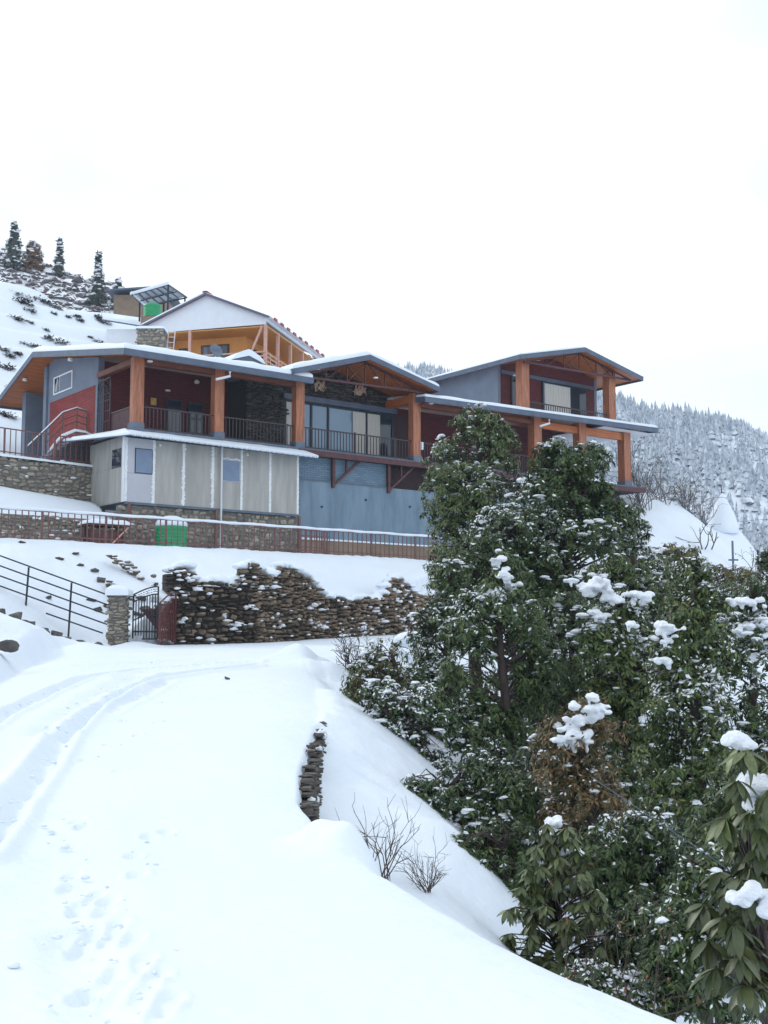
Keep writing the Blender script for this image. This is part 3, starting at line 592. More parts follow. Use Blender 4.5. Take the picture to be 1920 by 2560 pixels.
# white soffit boards under the far corner of the low roof
g = MB(); g.box(27.4, 31.4, -.7, 6.2, 13.17, 13.2); lp('ceiling', g, 'white_paint')
g = MB()
a0, z0 = hb(1354, 1020, 1.5); a1, z1 = hb(1462, 958, 1.5)
g.box(a0, a1, 1.40, 1.46, 13.4, 15.72); uwin = lp('window', g, 'window_frame')
am = a0 + (a1 - a0) * .64
g = MB(); g.box(a0 + .06, am - .05, 1.385, 1.398, 13.5, 15.64); lp('pane', g, 'glass_sky', uwin)
g = MB(); g.box(am + .05, a1 - .06, 1.385, 1.398, 13.5, 15.64); lp('pane', g, 'glass_dark', uwin)
curtain(a0 + .1, am - .1, 1.35, 13.5, 15.6, uwin, .02, .2)
g = MB(); a2, _ = hb(1276, 950, 1.5); g.box(a2, a2 + .5, 1.42, 1.49, 13.6, 15.7); w2 = lp('window', g, 'window_frame'); g = MB(); g.box(a2 + .05, a2 + .45, 1.405, 1.418, 13.7, 15.6); lp('pane', g, 'glass_dark', w2)
# doors and windows in the left bay
a0, _ = hb(413.6, 1000, 3.8); a1, _ = hb(453, 1000, 3.8); g = MB(); g.box(a0, a1, 3.68, 3.79, 10.4, 12.45); w3 = lp('window', g, 'window_frame'); g = MB(); g.box(a0 + .06, a1 - .06, 3.655, 3.675, 10.5, 12.38); lp('pane', g, 'glass_dark', w3)
a0, _ = hb(469, 1000, 3.8); a1, _ = hb(506, 1000, 3.8); g = MB(); g.box(a0, a1, 3.68, 3.79, 10.16, 12.4); d3 = lp('door', g, 'window_frame')
for i in range(2):
    for j in range(3):
        wd = (a1 - a0 - .18) / 2; g = MB(); g.box(a0 + .06 + i * (wd + .06), a0 + .06 + i * (wd + .06) + wd, 3.655, 3.675, 10.35 + j * .68, 10.95 + j * .68); lp('pane', g, 'window_film' if j == 0 else 'glass_dark', d3)
a, z = hb(385, 1003.5, 3.7); g = MB(); g.box(a - .13, a + .13, 3.72, 3.79, z - .16, z + .16); lp('plaque', g, 'plaque')
a, z = hb(492.5, 956, 3.6); g = MB(); g.blob((a, 3.62, z), .13, 1, .0); g.box(a - .03, a + .03, 3.62, 3.79, z + .1, z + .14); lp('wall_lamp', g, 'lamp_white', smooth=True)
# beams, trusses
g = MB(); g.box(.2, 7.7, -.14, .14, 12.92, 13.12); lp('beam', g, 'shaded_beam_wood')
g = MB(); g.box(14.45, 14.85, .21, 2.05, 13.05, 13.42); lp('beam', g, 'soffit_wood')
g = MB(); g.box(23.06, 25.94, -.13, .13, 12.72, 13.08); lp('beam', g, 'soffit_wood'); g = MB(); g.box(26.46, 29.54, -.13, .13, 12.72, 13.12); lp('beam', g, 'soffit_wood')
g = MB(); g.box(15.0, 22.54, -.12, .12, 12.86, 13.06); lp('beam', g, 'shaded_beam_wood')
g = MB(); g.box(-.12, .12, .21, 3.7, 12.92, 13.15); lp('beam', g, 'shaded_beam_wood')
def truss(aL, zL, aR, zR, aM, zM, b, m):
    g = MB(); g.bar((aL, b, zL), (aR, b, zR), .10)
    for t in (.2, .36, .5, .66, .82):
        a = aL + (aR - aL) * t; zb = zL + (zR - zL) * t; zt = zM - abs(a - aM) / (aM - aL if a < aM else aR - aM) * (zM - (zL if a < aM else zR)); g.bar((a, b, zb), (a, b, zt), .05)
        t2 = t + (.14 if t < .5 else -.14); a2 = aL + (aR - aL) * t2; zt2 = zM - abs(a2 - aM) / (aM - aL if a2 < aM else aR - aM) * (zM - (zL if a2 < aM else zR)); g.bar((a, b, zb), (a2, b, zt2), .04)
    g.bar((aL, b, zL), (aM, b, zM), .08); g.bar((aR, b, zR), (aM, b, zM), .08); lp('truss', g, m)
truss(7.6, 13.32, 15.0, 13.50, 11.2, 14.50, -.5, 'maroon_steel'); truss(21.6, 15.98, 29.9, 16.10, 25.75, 17.05, -.5, 'maroon_steel')
# end walls of the gables' ceilings are the roof slabs; down-lights under the eaves
for x, y, b in [(375, 905, -.3), (503, 913, 0), (794, 924, -.6), (939, 946, -.5), (1078, 1010, -.4), (1288, 940, 1.0), (419.6, 978, 3.0), (1345, 901, -.3)]:
    a, z = hb(x, y, b); g = MB(); g.lathe((a, b, z), [(.11, 0), (.12, .015), (.12, .05)], 12); lp('down_light', g, 'lamp_white')
for a, b, z in [(-.6, 10.9, 13.98), (-.55, 5.6, 13.98)]:
    g = MB(); g.lathe((a, b, z), [(.10, 0), (.11, .015), (.11, .12)], 12); lp('down_light', g, 'lamp_white')
# white drain spouts
for x, y, b in [(570, 934, -.95), (1370, 1053, -.95)]:
    a, z = hb(x, y, b); g = MB(); g.tube([(a + .1, b, z + .1), (a + .1, b, z - .1), (a - .55, b + .05, z - .32)], .055, 8); lp('drain_spout', g, 'pvc')
# balustrades
BAL = {}
def balustrade(p, q, z0, z1, m='rail_metal', sp=.17, w=.032, posts=(), parent=None, nm='railing'):
    p, q = Vector(p), Vector(q); d = q - p; n = int(d.length / sp); g = MB()
    g.bar(p + Vector((0, 0, z1)), q + Vector((0, 0, z1)), .06, .055); g.bar(p + Vector((0, 0, z0 + .06)), q + Vector((0, 0, z0 + .06)), .05, .045)
    r = lp(nm, g, m, parent)
    key = (round(z1 - z0, 3), w, m)
    if key not in BAL: BAL[key] = MB().box(-w / 2, w / 2, -w / 2, w / 2, .08, z1 - z0 - .028).mesh('baluster'); BAL[key].materials.append(MATS[m])
    for k in range(1, n):
        c = p + d * (k / n); o = bpy.data.objects.new('baluster', BAL[key]); COL.objects.link(o); o.parent = r; o.location = Vector((c.x, c.y, z0)) - LO
    return r
balustrade((.24, -.05, 0), (3.52, -.05, 0), 10.18, 11.13); balustrade((4.0, -.05, 0), (7.66, -.05, 0), 10.18, 11.13)
balustrade((8.14, -.05, 0), (14.4, -.05, 0), 10.18, 11.13); balustrade((14.9, -.05, 0), (22.5, -.05, 0), 10.18, 11.13); balustrade((23.1, -.05, 0), (25.9, -.05, 0), 10.18, 11.13)
balustrade((22.3, .0, 0), (28.4, .0, 0), 13.35, 14.06)
for a in (11.05, 13.4): 
    g = MB(); g.box(a - .04, a + .04, -.09, -.01, 10.18, 11.2); lp('railing_post', g, 'rail_metal')
# side guard with close slats, arched iron grille
g = MB(); g.box(-.04, .04, .25, 2.35, 11.14, 11.20)
for k in range(18): g.box(-.012, .012, .27 + k * .117, .27 + k * .117 + .085, 10.2, 11.135)
lp('side_guard', g, 'maroon_steel')
g = MB(); b0, b1, zt = 2.42, 3.68, 12.75
for b in (b0, b1): g.bar((-.05, b, 10.18), (-.05, b, zt - .1), .045)
g.bar((-.05, b0, zt), (-.05, b1, zt - .02), .045)
for rr in (.62, .40): g.tube([(-.05, (b0 + b1) / 2 + rr * math.cos(t), zt - .65 + rr * math.sin(t)) for t in np.linspace(0, math.pi, 11)], .02, 5)
for k in range(1, 6):
    b = b0 + (b1 - b0) * k / 6; g.bar((-.05, b, 10.18), (-.05, b, zt - .65 + math.sqrt(max(0, .4 ** 2 - (b - (b0 + b1) / 2) ** 2))), .022)
for z in (10.45, 10.9, 11.35, 11.8, 12.1): g.bar((-.05, b0, z), (-.05, b1, z), .022)
lp('iron_grille', g, 'rail_metal')

# ------------------------------------------------------------------ panel annex below the veranda
annex = thing('annex', hw(0, 0, 5.0), 'lean-to annex of grey cement boards with white sealed joints', 'annex', rz=TH)
def ap(name, mb, m, parent=None, smooth=False): return part(name, mb, m, parent or annex, LO, smooth)
SE = [-.6, .63, 1.99, 3.37, 4.77, 6.21, 7.65]
for i, (s0, s1) in enumerate(zip(SE[:-1], SE[1:])):
    g = MB(); 
    if i == 0: g.box(s0, s1 - .01, -.42, -.36, 7.12, 8.28)
    else: g.box(s0 + .01, s1 - .01, -.42, -.36, 7.12, 9.72)
    b_ = ap('wall_board', g, 'pale_board' if i == 0 else 'cement_board')
    if i == 0:
        g = MB(); g.box(s0, s1 - .01, -.42, -.36, 8.29, 9.72); b_ = ap('wall_board', g, 'pale_board')
        g = MB(); g.box(-.22, .56, -.445, -.424, 8.30, 9.32); wn = ap('window', g, 'window_frame', b_); g = MB(); g.box(-.19, .53, -.46, -.447, 8.33, 9.29); ap('pane', g, 'window_film', b_)
    if i == 3:
        g = MB(); g.box(3.82, 4.68, -.445, -.424, 8.3, 9.25); ap('window', g, 'pale_board', b_); g = MB(); g.box(3.85, 4.65, -.46, -.447, 8.33, 9.2); ap('pane', g, 'window_film', b_)
        g = MB()
        for k in range(6): g.blob((3.9 + k * .15, -.45, 9.27 + .02 * math.sin(k * 2)), (.09, .03, .045), 0, .2)
        ap('torn_edge', g, 'white_seal', b_)
    if i in (1, 4):
        g = MB(); g.blob((s0 + .25, -.47, 9.52), .065, 1, .02); g.box(s0 + .2, s0 + .3, -.46, -.424, 9.55, 9.62); ap('wall_lamp', g, 'lamp_white', b_, True)
for i, s in enumerate(SE):                     # ragged white sealing over the joints
    g = MB(); n = 60; vs = []
    for k in range(n + 1):
        z = 7.12 + 2.6 * k / n; w0 = .045 + .02 * random.random() + (.05 if i in (2, 3, 1) and random.random() < .3 else 0); w1 = .045 + .03 * random.random() + (.06 if i == 2 and random.random() < .2 else 0)
        sh = -.06 if i == 0 else 0
        vs += [(s - w0, -.424, z), (s - w0 * .9, -.434, z), (s + w1 * .9, -.434, z), (s + w1, -.424, z)]
    g.add(vs, [(4 * k + j, 4 * k + j + 1, 4 * k + j + 5, 4 * k + j + 4) for k in range(n) for j in range(3)])
    ap('joint_seal', g, 'white_seal')
g = MB(); g.box(-.62, 7.7, -.43, -.30, 7.02, 7.115); ap('sill_beam', g, 'slab')
g = MB(); g.box(-.66, -.6, -.36, 3.0, 7.12, 8.55); ap('side_wall', g, 'cement_board'); g = MB(); g.box(-.64, -.6, -.36, 3.0, 8.56, 9.8); sw_ = ap('side_wall', g, 'cement_board')
g = MB(); g.box(-.68, -.645, -.05, .75, 8.55, 9.32); ap('side_window', g, 'glass_dark', sw_)
g = MB(); g.box(-.72, -.665, -.44, -.30, 7.1, 9.8); ap('corner_strip', g, 'white_paint')
g = MB(); g.box(-.60, 7.6, -.35, 2.9, 7.1, 7.15); ap('floor', g, 'slab')
c = [(-.75, -1.2, 9.70), (8.15, -1.2, 9.62), (8.0, -.37, 9.96), (-.6, -.37, 9.97)]
r_ = ap('roof', roof_slab(c, .05), 'fascia')
g = MB()                                   # corrugated snow edge
for k in range(80):
    s = k / 79; p = Vector(c[0]).lerp(Vector(c[1]), s); q = Vector(c[3]).lerp(Vector(c[2]), s); g.tube([p + Vector((0, -.03, .02)), q + Vector((0, 0, .03))], [.06 + .02 * math.sin(k * 1.3) ** 2, .05], 5)
ap('snow', snow_sheet(c, .11, (60, 8), 11), 'snow', r_, True); ap('snow_ridges', g, 'snow', r_, True)
c = [(-1.75, 3.3, 9.92), (-.76, -1.15, 9.72), (-.6, -.3, 10.0), (-.6, 3.3, 10.15)]
r2 = ap('roof', roof_slab(c, .05), 'fascia'); ap('snow', snow_sheet(c, .15, (20, 8), 12), 'snow', r2, True)
g = MB(); g.tube([(3.72, -.55, 10.0), (3.72, -.55, 5.05)], .045, 8); ap('down_pipe', g, 'pvc')
for a in (-.55, 3.4, 7.55):
    g = MB(); g.box(a - .05, a + .05, -.75, -.65, 5.0, 7.02); ap('stilt', g, 'fence_metal')

# rubble foundation below annex and running left
fw = thing('foundation_wall', hw(0, -.6, 5.0), 'mortared rubble foundation wall behind the long picket fence', 'stone wall', rz=TH)
FO = Vector((0, -.6, 5.0))
g = MB(); g.box(-.7, 7.72, -.28, .2, 5.0, 7.0); part('core', g, 'mortar', fw, FO)
stone_face(fw, (-.7, -.29, 0), (1, 0, 0), (0, -1, 0), 8.4, lambda s: 5.1, lambda s: 6.98, 'pale_stone', (.12, .24), (.18, .5), .05, 230, FO, gap=.03)
bw = thing('bank_wall', hw(-4.5, -1.5, 5.0), 'low stone wall with snow patches holding the bank left of the annex', 'stone wall', rz=TH)
BO = Vector((-4.5, -1.5, 5.0))
g = MB(); g.box(-9.5, -.72, -1.5, -.55, 4.9, 6.2); part('core', g, 'mortar', bw, BO)
stone_face(bw, (-9.5, -1.51, 0), (1, 0, 0), (0, -1, 0), 8.75, lambda s: 5.0, lambda s: 6.22, 'pale_stone', (.11, .2), (.18, .48), .06, 220, BO, gap=.03, snow=.16)
# upper terrace wall left
tw = thing('terrace_wall', hw(-3, 3.0, 7.2), 'grey rubble terrace wall under the snow edged upper picket fence', 'stone wall', rz=TH)
TO = Vector((-3, 3.0, 7.2))
g = MB(); g.box(-9, -.0, 2.78, 3.75, 7.0, 8.85); part('core', g, 'mortar', tw, TO)
stone_face(tw, (-9, 2.77, 0), (1, 0, 0), (0, -1, 0), 9.0, lambda s: 7.15, lambda s: 8.95 + .04 * (9 - s) * .5, 'pale_stone', (.10, .2), (.18, .5), .06, 290, TO, gap=.025, snow=.05)
g = snow_sheet([(-9, 2.66, 9.08), (-.35, 2.66, 8.84), (-.35, 3.9, 8.84), (-9, 3.9, 9.08)], .14, (40, 6), 15); part('snow', g, 'snow', tw, TO, True)
# blue plastered base wall under the middle
bl = thing('base_wall', hw(12, 0, 5.0), 'blue grey plastered base wall under the glazed veranda bay', 'wall', rz=TH)
BLO = Vector((12, 0, 5.0))
g = MB(); g.box(7.72, 30, -.1, .3, 5.0, 8.75); part('plaster', g, 'blue_plaster', bl, BLO); g = MB(); g.box(7.72, 13.0, -.02, .3, 8.755, 9.85); part('upper_band', g, 'blue_block', bl, BLO)
g = MB(); g.box(13.0, 30, .6, .8, 8.755, 9.85); part('back_recess', g, 'dark_red', bl, BLO)
g = MB(); g.box(7.72, 13.05, -.13, -.015, 8.72, 8.78); part('ledge', g, 'slab', bl, BLO)
for x, y in [(804, 1267), (914, 1250), (1024, 1267), (1073, 1231)]:
    a, z = hb(x, y, -.1); g = MB(); g.tube([(a, -.16, z), (a, -.08, z)], .05, 8); part('weep_pipe', g, 'window_frame', bl, BLO)
g = MB(); g.box(7.72, 20, -.34, -.11, 6.05, 6.12); part('snow_ledge', g, 'snow', bl, BLO)
g = MB(); g.box(7.72, 20, -.30, -.105, 5.0, 6.048); part('brown_plinth', g, 'far_wall', bl, BLO)

# ------------------------------------------------------------------ fences
def picket_fence(label, a0, a1, b, zb, zt, sp, m, post_sp, snow=.06, snow_from=None, low_rail=.15, group=None):
    t = thing('picket_fence', hw(a0, b, zb(a0)), label, 'fence', group, rz=TH); o_ = Vector((a0, b, zb(a0)))
    n = int((a1 - a0) / sp); H = zt(a0) - zb(a0)
    pm = MB().box(-.017, .017, -.012, .012, -.06, H).mesh('picket'); pm.materials.append(MATS[m])
    pp = MB().box(-.035, .035, -.03, .03, -.12, H).mesh('post'); pp.materials.append(MATS[m])
    for k in range(n + 1):
        a = a0 + k * sp; thick = (k % post_sp == 0)
        o = bpy.data.objects.new('post' if thick else 'picket', pp if thick else pm); COL.objects.link(o); o.parent = t; o.location = Vector((a, b, zb(a))) - o_
        o.rotation_euler = (random.uniform(-.01, .01), random.uniform(-.012, .012), 0)
    nseg = 8
    for nm, dz, hh in (('top_rail', 0, .045), ('bottom_rail', low_rail - H, .04)):
        g = MB()
        for k in range(nseg):
            p, q = a0 + (a1 - a0) * k / nseg, a0 + (a1 - a0) * (k + 1) / nseg; g.bar((p, b, zt(p) + dz), (q, b, zt(q) + dz), .05, hh)
        part(nm, g, m, t, o_)
    if snow:
        g = MB(); pts = [(a, b, zt(a) + .045 + .01 * math.sin(a * 3)) for a in np.linspace(a0, a1, 90)]; g.tube(pts, [snow * (.85 + .3 * abs(math.sin(i * .9))) for i in range(90)], 7); part('snow', g, 'snow', t, o_, True)
    return t
picket_fence('long rusty picket fence with a snow topped rail across the terrace edge', -8.2, 13.6, -5.05, lambda a: 5.0, lambda a: 5.98, .235, 'fence_metal', 10, .055, low_rail=.14)
picket_fence('brown picket fence on top of the terrace wall beside the lodge steps', -8.6, -.55, 2.9, lambda a: 9.12 - .032 * (a + 8.6), lambda a: 10.28 - .032 * (a + 8.6), .235, 'fence_metal', 9, 0, low_rail=.2)
# steps with handrail and lattice guard
st = thing('side_steps', hw(-1.6, 4.0, 8.9), 'outside steps with snowy handrail climbing to the veranda side door', 'steps', rz=TH); SO = Vector((-1.6, 4.0, 8.9))
for k in range(7):
    g = MB(); g.box(-2.6 + k * .22, -2.6 + (k + 1) * .22, 3.45, 4.75, 8.8, 9.1 + k * .155); part('step', g, 'slab', st, SO)
g = MB(); g.box(-1.06, -.06, 3.45, 4.75, 8.8, 10.14); part('landing', g, 'slab', st, SO)
hr = [(-2.75, 4.7, 9.75), (-1.95, 4.7, 10.6), (-1.2, 4.7, 11.42), (-.56, 4.7, 11.70), (-.1, 4.7, 11.60)]
g = MB(); g.tube(hr, .035, 6)
for p in hr[1:]: g.bar(p, (p[0], p[1], 9.3), .04)
for dz in (.3, .6): g.tube([(p[0], p[1], p[2] - dz) for p in hr[1:]], .02, 5)
part('handrail', g, 'fence_metal', st, SO); g = MB(); g.tube([(p[0], p[1], p[2] + .035) for p in hr], .035, 6); part('snow', g, 'snow', st, SO, True)
lt = thing('lattice_guard', hw(-1.3, 3.3, 9.05), 'curved red lattice guard with snow on its arched rail below the steps', 'lattice guard', rz=TH); LTO = Vector((-1.3, 3.3, 9.05))
arc = [(-2.35, 3.3, 9.35), (-2.05, 3.3, 9.78), (-1.75, 3.3, 10.12), (-1.2, 3.3, 10.40), (-.75, 3.3, 10.38), (-.3, 3.3, 10.22)]
g = MB(); g.tube(arc, .04, 6); part('arched_rail', g, 'fence_metal', lt, LTO)
g = MB(); g.tube([(p[0], p[1], p[2] + .05) for p in arc], [.05, .06, .07, .07, .06, .05], 7); part('snow', g, 'snow', lt, LTO, True)
def arcz(a): return float(np.interp(a, [p[0] for p in arc], [p[2] for p in arc]))
for a in np.arange(-2.2, -.25, .19):
    g = MB(); g.bar((a, 3.3, 9.0), (a, 3.3, arcz(a)), .035); part('bar', g, 'fence_metal', lt, LTO)
for z in (9.25, 9.5, 9.75, 10.0):
    a_ = next((a for a in np.arange(-2.35, -.2, .02) if arcz(a) > z), -2.3); g = MB(); g.bar((a_, 3.3, z), (-.3, 3.3, z), .035); part('bar', g, 'fence_metal', lt, LTO)

# ------------------------------------------------------------------ things on the terrace
def tank(loc, r, h, label, snow=True):
    t = thing('water_tank', loc, label, 'water tank'); g = MB(); pr = [(r * .96, 0), (r, .05)]
    for k in range(6): z = .1 + k * (h * .62 / 6); pr += [(r, z), (r * .965, z + .03), (r * .965, z + .07), (r, z + .10)]
    pr += [(r, h * .76), (r * .93, h * .86), (r * .6, h * .95), (r * .3, h), (r * .28, h * 1.05)]
    g.lathe((0, 0, 0), pr, 28); part('body', g, 'green_plastic', t, smooth=True)
    if snow:
        g = MB(); g.lathe((0, 0, 0), [(r * 1.0, h * .80), (r * 1.0, h * .90), (r * .8, h * 1.04), (r * .4, h * 1.12), (.02, h * 1.14)], 24); part('snow', g, 'snow', t, smooth=True)
p = hw(.5, -2.3, 5.0); tank(p, .62, 1.28, 'green plastic water tank under a snow cap behind the long fence')
tb = thing('wooden_table', hw(-2.3, -2.3, 5.0), 'brown wooden table with a thick snow top behind the long fence', 'table', rz=TH)
g = MB(); g.box(-.8, .8, -.4, .4, .86, .93); part('table_top', g, 'brown_wood', tb)
for sx in (-.68, .68):
    for sy in (-.32, .32): g = MB(); g.bar((sx, sy, 0), (sx * .95, sy * .95, .86), .07); part('leg', g, 'brown_wood', tb)
g = MB(); g.bar((.1, -.36, .15), (.75, -.36, .8), .05); part('brace', g, 'pale_wood', tb); g = MB(); g.box(-.62, .62, -.3, .3, .12, .7); part('crate', g, 'brown_wood', tb)
g = snow_sheet([(-.82, -.42, .932), (.82, -.42, .932), (.82, .42, .932), (-.82, .42, .932)], .2, (16, 10), 3); part('snow', g, 'snow', tb, smooth=True)
lc = thing('garden_trellis', hw(7.2, -2.4, 5.0), 'small brown lattice trellis standing by the blue base wall', 'trellis', rz=TH)
for k in range(6): g = MB(); g.box(-.7 + k * .27, -.65 + k * .27, -.02, .02, .2, 1.25); part('bar', g, 'fence_metal', lc)
for k in range(5): g = MB(); g.box(-.72, .72, -.045, -.022, .25 + k * .24, .29 + k * .24); part('bar', g, 'fence_metal', lc)
for sx in (-.62, .62): g = MB(); g.bar((sx, 0, -.02), (sx, 0, .3), .05); part('leg', g, 'fence_metal', lc)

# chair and white box on the veranda by the fourth post
ch = thing('wooden_chair', hw(15.3, .75, 10.15), 'round backed wooden chair on the veranda beside the fourth post', 'chair', rz=TH)
g = MB(); g.box(-.22, .22, -.22, .22, .42, .46); part('seat', g, 'pale_wood', ch)
g = MB(); g.prism([(-.25 + .0, .2, .46)] + [(.25 * math.cos(t), .2, 1.15 + .28 * math.sin(t)) for t in np.linspace(math.pi, 0, 10)] + [(.25, .2, .46)], (0, .05, 0)); part('backrest', g, 'pale_wood', ch)
for sx in (-.19, .19):
    for sy in (-.19, .19): g = MB(); g.bar((sx, sy, 0), (sx, sy, .42), .04); part('leg', g, 'pale_wood', ch)
a_, z_ = hb(1052, 1115, -.12); sg = thing('notice_box', hw(a_, -.12, z_ - .17), 'small white notice board with a teal stripe hung on the railing', 'notice', rz=TH)
g = MB(); g.box(-.14, .14, -.03, .02, 0, .36); part('board', g, 'white_paint', sg); g = MB(); g.box(-.02, .035, -.036, -.031, .02, .34); part('stripe', g, 'cyan_print', sg)

# ------------------------------------------------------------------ things on and behind the roof
vt = thing('roof_vent', hw(6.75, 3.0, 13.85), 'dark roof vent box under a rounded snow cap on the left roof', 'roof vent', rz=TH)
g = MB(); g.box(-.5, .5, -.4, .4, -.3, .62); part('box', g, 'grey_wall', vt); g = MB(); g.prism([(-.75, -.6, .55), (.75, -.6, .55), (0, -.6, .82)], (0, 1.2, 0)); part('cover', g, 'fascia', vt)
g = MB(); nS = 14; pr = [(-.85 + 1.7 * i / nS) for i in range(nS + 1)]
top = [(x, -.66, .56 + (1 - abs(x) / .85) * .27 + .30 * math.sqrt(max(0, 1 - (x / .86) ** 2))) for x in pr]; bot = [(x, -.66, .545 + (1 - abs(x) / .85) * .28) for x in pr[::-1]]
g.prism(top + bot, (0, 1.32, 0)); part('snow', g, 'snow', vt, smooth=False)
ds = thing('dish', hw(5.4, 3.2, 13.92), 'small grey satellite dish on the left roof', 'satellite dish', rz=TH)
g = MB(); g.tube([(0, 0, -.2), (0, 0, .9)], .03, 6); part('mast', g, 'slab', ds); g = MB(); g.lathe((0, 0, 0), [(.02, 0), (.2, .03), (.32, .10), (.33, .11), (.30, .115), (.02, .02)], 16); d_ = part('reflector', g, 'slab', ds); d_.location = (0, -.05, .9); d_.rotation_euler = (R(70), 0, 0)
p0 = at(340, 873, 63); p1 = at(412, 873, 63.6)
cb = thing('stone_stack', (float(p0[0]), 63, 14.8), 'square tan stone stack rising behind the left roof', 'stone stack'); CBO = Vector(cb.location)
L_ = float(p1[0] - p0[0]); g = MB(); g.box(p0[0] + .05, p1[0] - .05, 63.06, 64.2, 14.2, 18.2); part('core', g, 'mortar', cb, CBO)
stone_face(cb, (p0[0], 63.05, 0), (1, 0, 0), (0, -1, 0), L_, lambda s: 14.9, lambda s: 18.25, 'pale_stone', (.12, .24), (.2, .5), .05, 90, CBO, gap=.02)
g = snow_sheet([(p0[0] - .05, 62.95, 18.22), (p1[0] + .05, 62.95, 18.22), (p1[0] + .05, 64.25, 18.22), (p0[0] - .05, 64.25, 18.22)], .2, (10, 8), 2); part('snow', g, 'snow', cb, CBO, True)

# yellow house behind
YA = -math.radians(14.8); YP = at(663, 791, 72)
yh = thing('yellow_house', (float(YP[0]), 72.0, 13.0), 'yellow timber house with white gable and balcony behind the lodge', 'house', rz=YA)
ZE = float(YP[2]) - 13.0    # eave height above the base
def yp(name, mb, m, parent=None, smooth=False): return part(name, mb, m, parent or yh, (0, 0, 0), smooth)
W_ = 7.9; D_ = 11.5; RH = 1.72
wl = MB(); wl.box(-W_ + .7, -2.0, 2.0, D_, 0, ZE - .5); yw = yp('wall', wl, 'yellow_wood')
g = MB(); g.box(-W_ + .1, -W_ + .7, .8, D_, 0, ZE - .5); yp('wall', g, 'white_paint')
g = MB(); g.prism([(-W_, 0, ZE - .55), (.05, 0, ZE - .48), (.05, 0, ZE - .02), (-W_ / 2 + .05, 0, ZE + RH - .08), (-W_, 0, ZE - .02)], (0, .06, 0)); yp('gable', g, 'white_paint')
g = MB(); g.box(-W_ + .3, .1, .07, D_, ZE - .62, ZE - .56); yp('ceiling', g, 'yellow_wood')
for s in (-1, 1):
    x0, x1 = (-W_ / 2 + .05, .35) if s > 0 else (-W_ - .3, -W_ / 2 + .05)
    c = [(x0, -.25, ZE + RH), (x1, -.25, ZE - .05), (x1, D_, ZE - .05), (x0, D_, ZE + RH)] if s > 0 else [(x0, -.25, ZE - .05), (x1, -.25, ZE + RH), (x1, D_, ZE + RH), (x0, D_, ZE - .05)]
    r_ = yp('roof', roof_slab(c, .06), 'red_sheet'); yp('snow', snow_sheet(c, .16 if s < 0 else .05, (14, 14), 20 + s), 'snow', r_, True)
    g = MB(); g.bar(Vector(c[0]) - Vector((0, .02, .1)), Vector(c[1]) - Vector((0, .02, .1)), .03, .12); yp('rake_board', g, 'fascia', r_)
g = MB(); g.box(.02, .10, -.05, D_, ZE - .32, ZE - .1); yp('eave_board', g, 'white_paint'); g = MB(); g.box(.10, .36, -.2, D_, ZE - .14, ZE - .11); yp('eave_soffit', g, 'white_paint')
g = MB(); g.bar((-W_ / 2 + .05, -.3, ZE + RH + .06), (-W_ / 2 + .05, D_, ZE + RH + .06), .3, .1); yp('ridge_cap', g, 'red_sheet')
for k in range(9): g = MB(); g.box(.34, .42, .6 + k * 1.2, 1.1 + k * 1.2, ZE - .10, ZE + .06); yp('red_edge', g, 'red_sheet')
FZ = ZE - 3.15
g = MB(); g.box(-W_ + .2, .1, -.05, 2.0, FZ - .2, FZ); g.box(-2.0, .1, 2.0, D_, FZ - .2, FZ); yp('balcony_floor', g, 'red_sheet')
for x, y in [(0, 0), (-5.0, 0), (0, 2.2), (0, 4.6), (0, 7.0), (0, 9.4)]: g = MB(); g.box(x - .09, x + .09, y, y + .18, FZ, ZE - .5); yp('post', g, 'pale_wood')
g = MB(); g.bar((-.15, -.06, ZE - .6), (-.95, -.06, FZ + .75), .12); yp('brace', g, 'pale_wood')
for k in range(4):
    g = MB(); z = FZ + .12 + k * .26; g.box(-W_ + .6, .02, -.04, .02, z, z + .09); yp('rail', g, 'pale_wood'); g = MB(); g.box(-.02, .04, .03, D_, z, z + .09); yp('rail', g, 'pale_wood')
for x in np.arange(-6.6, 0, 1.1): g = MB(); g.box(x, x + .12, -.06, -.041, FZ, FZ + 1.0); yp('rail_post', g, 'pale_wood')
for y in np.arange(.8, D_, 1.0): g = MB(); g.box(.041, .06, y, y + .12, FZ, FZ + 1.0); yp('rail_post', g, 'pale_wood')
def ywin(x0, x1, z0, z1, side=False):
    g = MB(); 
    if side: g.box(-2.0, -1.93, x0, x1, z0, z1)
    else: g.box(x0, x1, 1.92, 1.99, z0, z1)
    f = yp('window', g, 'brown_wood'); n = 2 if x1 - x0 > 1.2 else 1; wd = (x1 - x0 - .1 * (n + 1)) / n
    for k in range(n):
        g = MB(); q = x0 + .1 + k * (wd + .1)
        if side: g.box(-1.925, -1.91, q, q + wd, z0 + .1, z1 - .1)
        else: g.box(q, q + wd, 1.90, 1.915, z0 + .1, z1 - .1)
        yp('pane', g, 'glass_dark', f)
        if not side: g = MB(); g.box(q + .1, q + wd * .45, 1.885, 1.897, z0 + .15, z1 - .12); yp('curtain', g, 'window_film', f)
ywin(-5.05, -3.15, FZ + .3, FZ + 2.1); ywin(-6.6, -5.9, FZ + .9, FZ + 2.0); ywin(2.8, 5.0, FZ + .7, FZ + 2.0, True); ywin(6.2, 8.4, FZ + .7, FZ + 2.0, True)
lad = thing('metal_ladder', tuple(at(420, 872, 64)), 'pale metal ladder leaning between stone stack and yellow house', 'ladder'); 
g = MB()
for dx in (-.18, .18): g.bar((dx, 0, -1.5), (dx + .15, .3, 1.15), .05)
for k in range(7): g.bar((-.18 + k * .02, k * .04, -.8 + k * .3), (.18 + k * .02, k * .04, -.8 + k * .3), .035)
part('frame', g, 'pvc', lad)

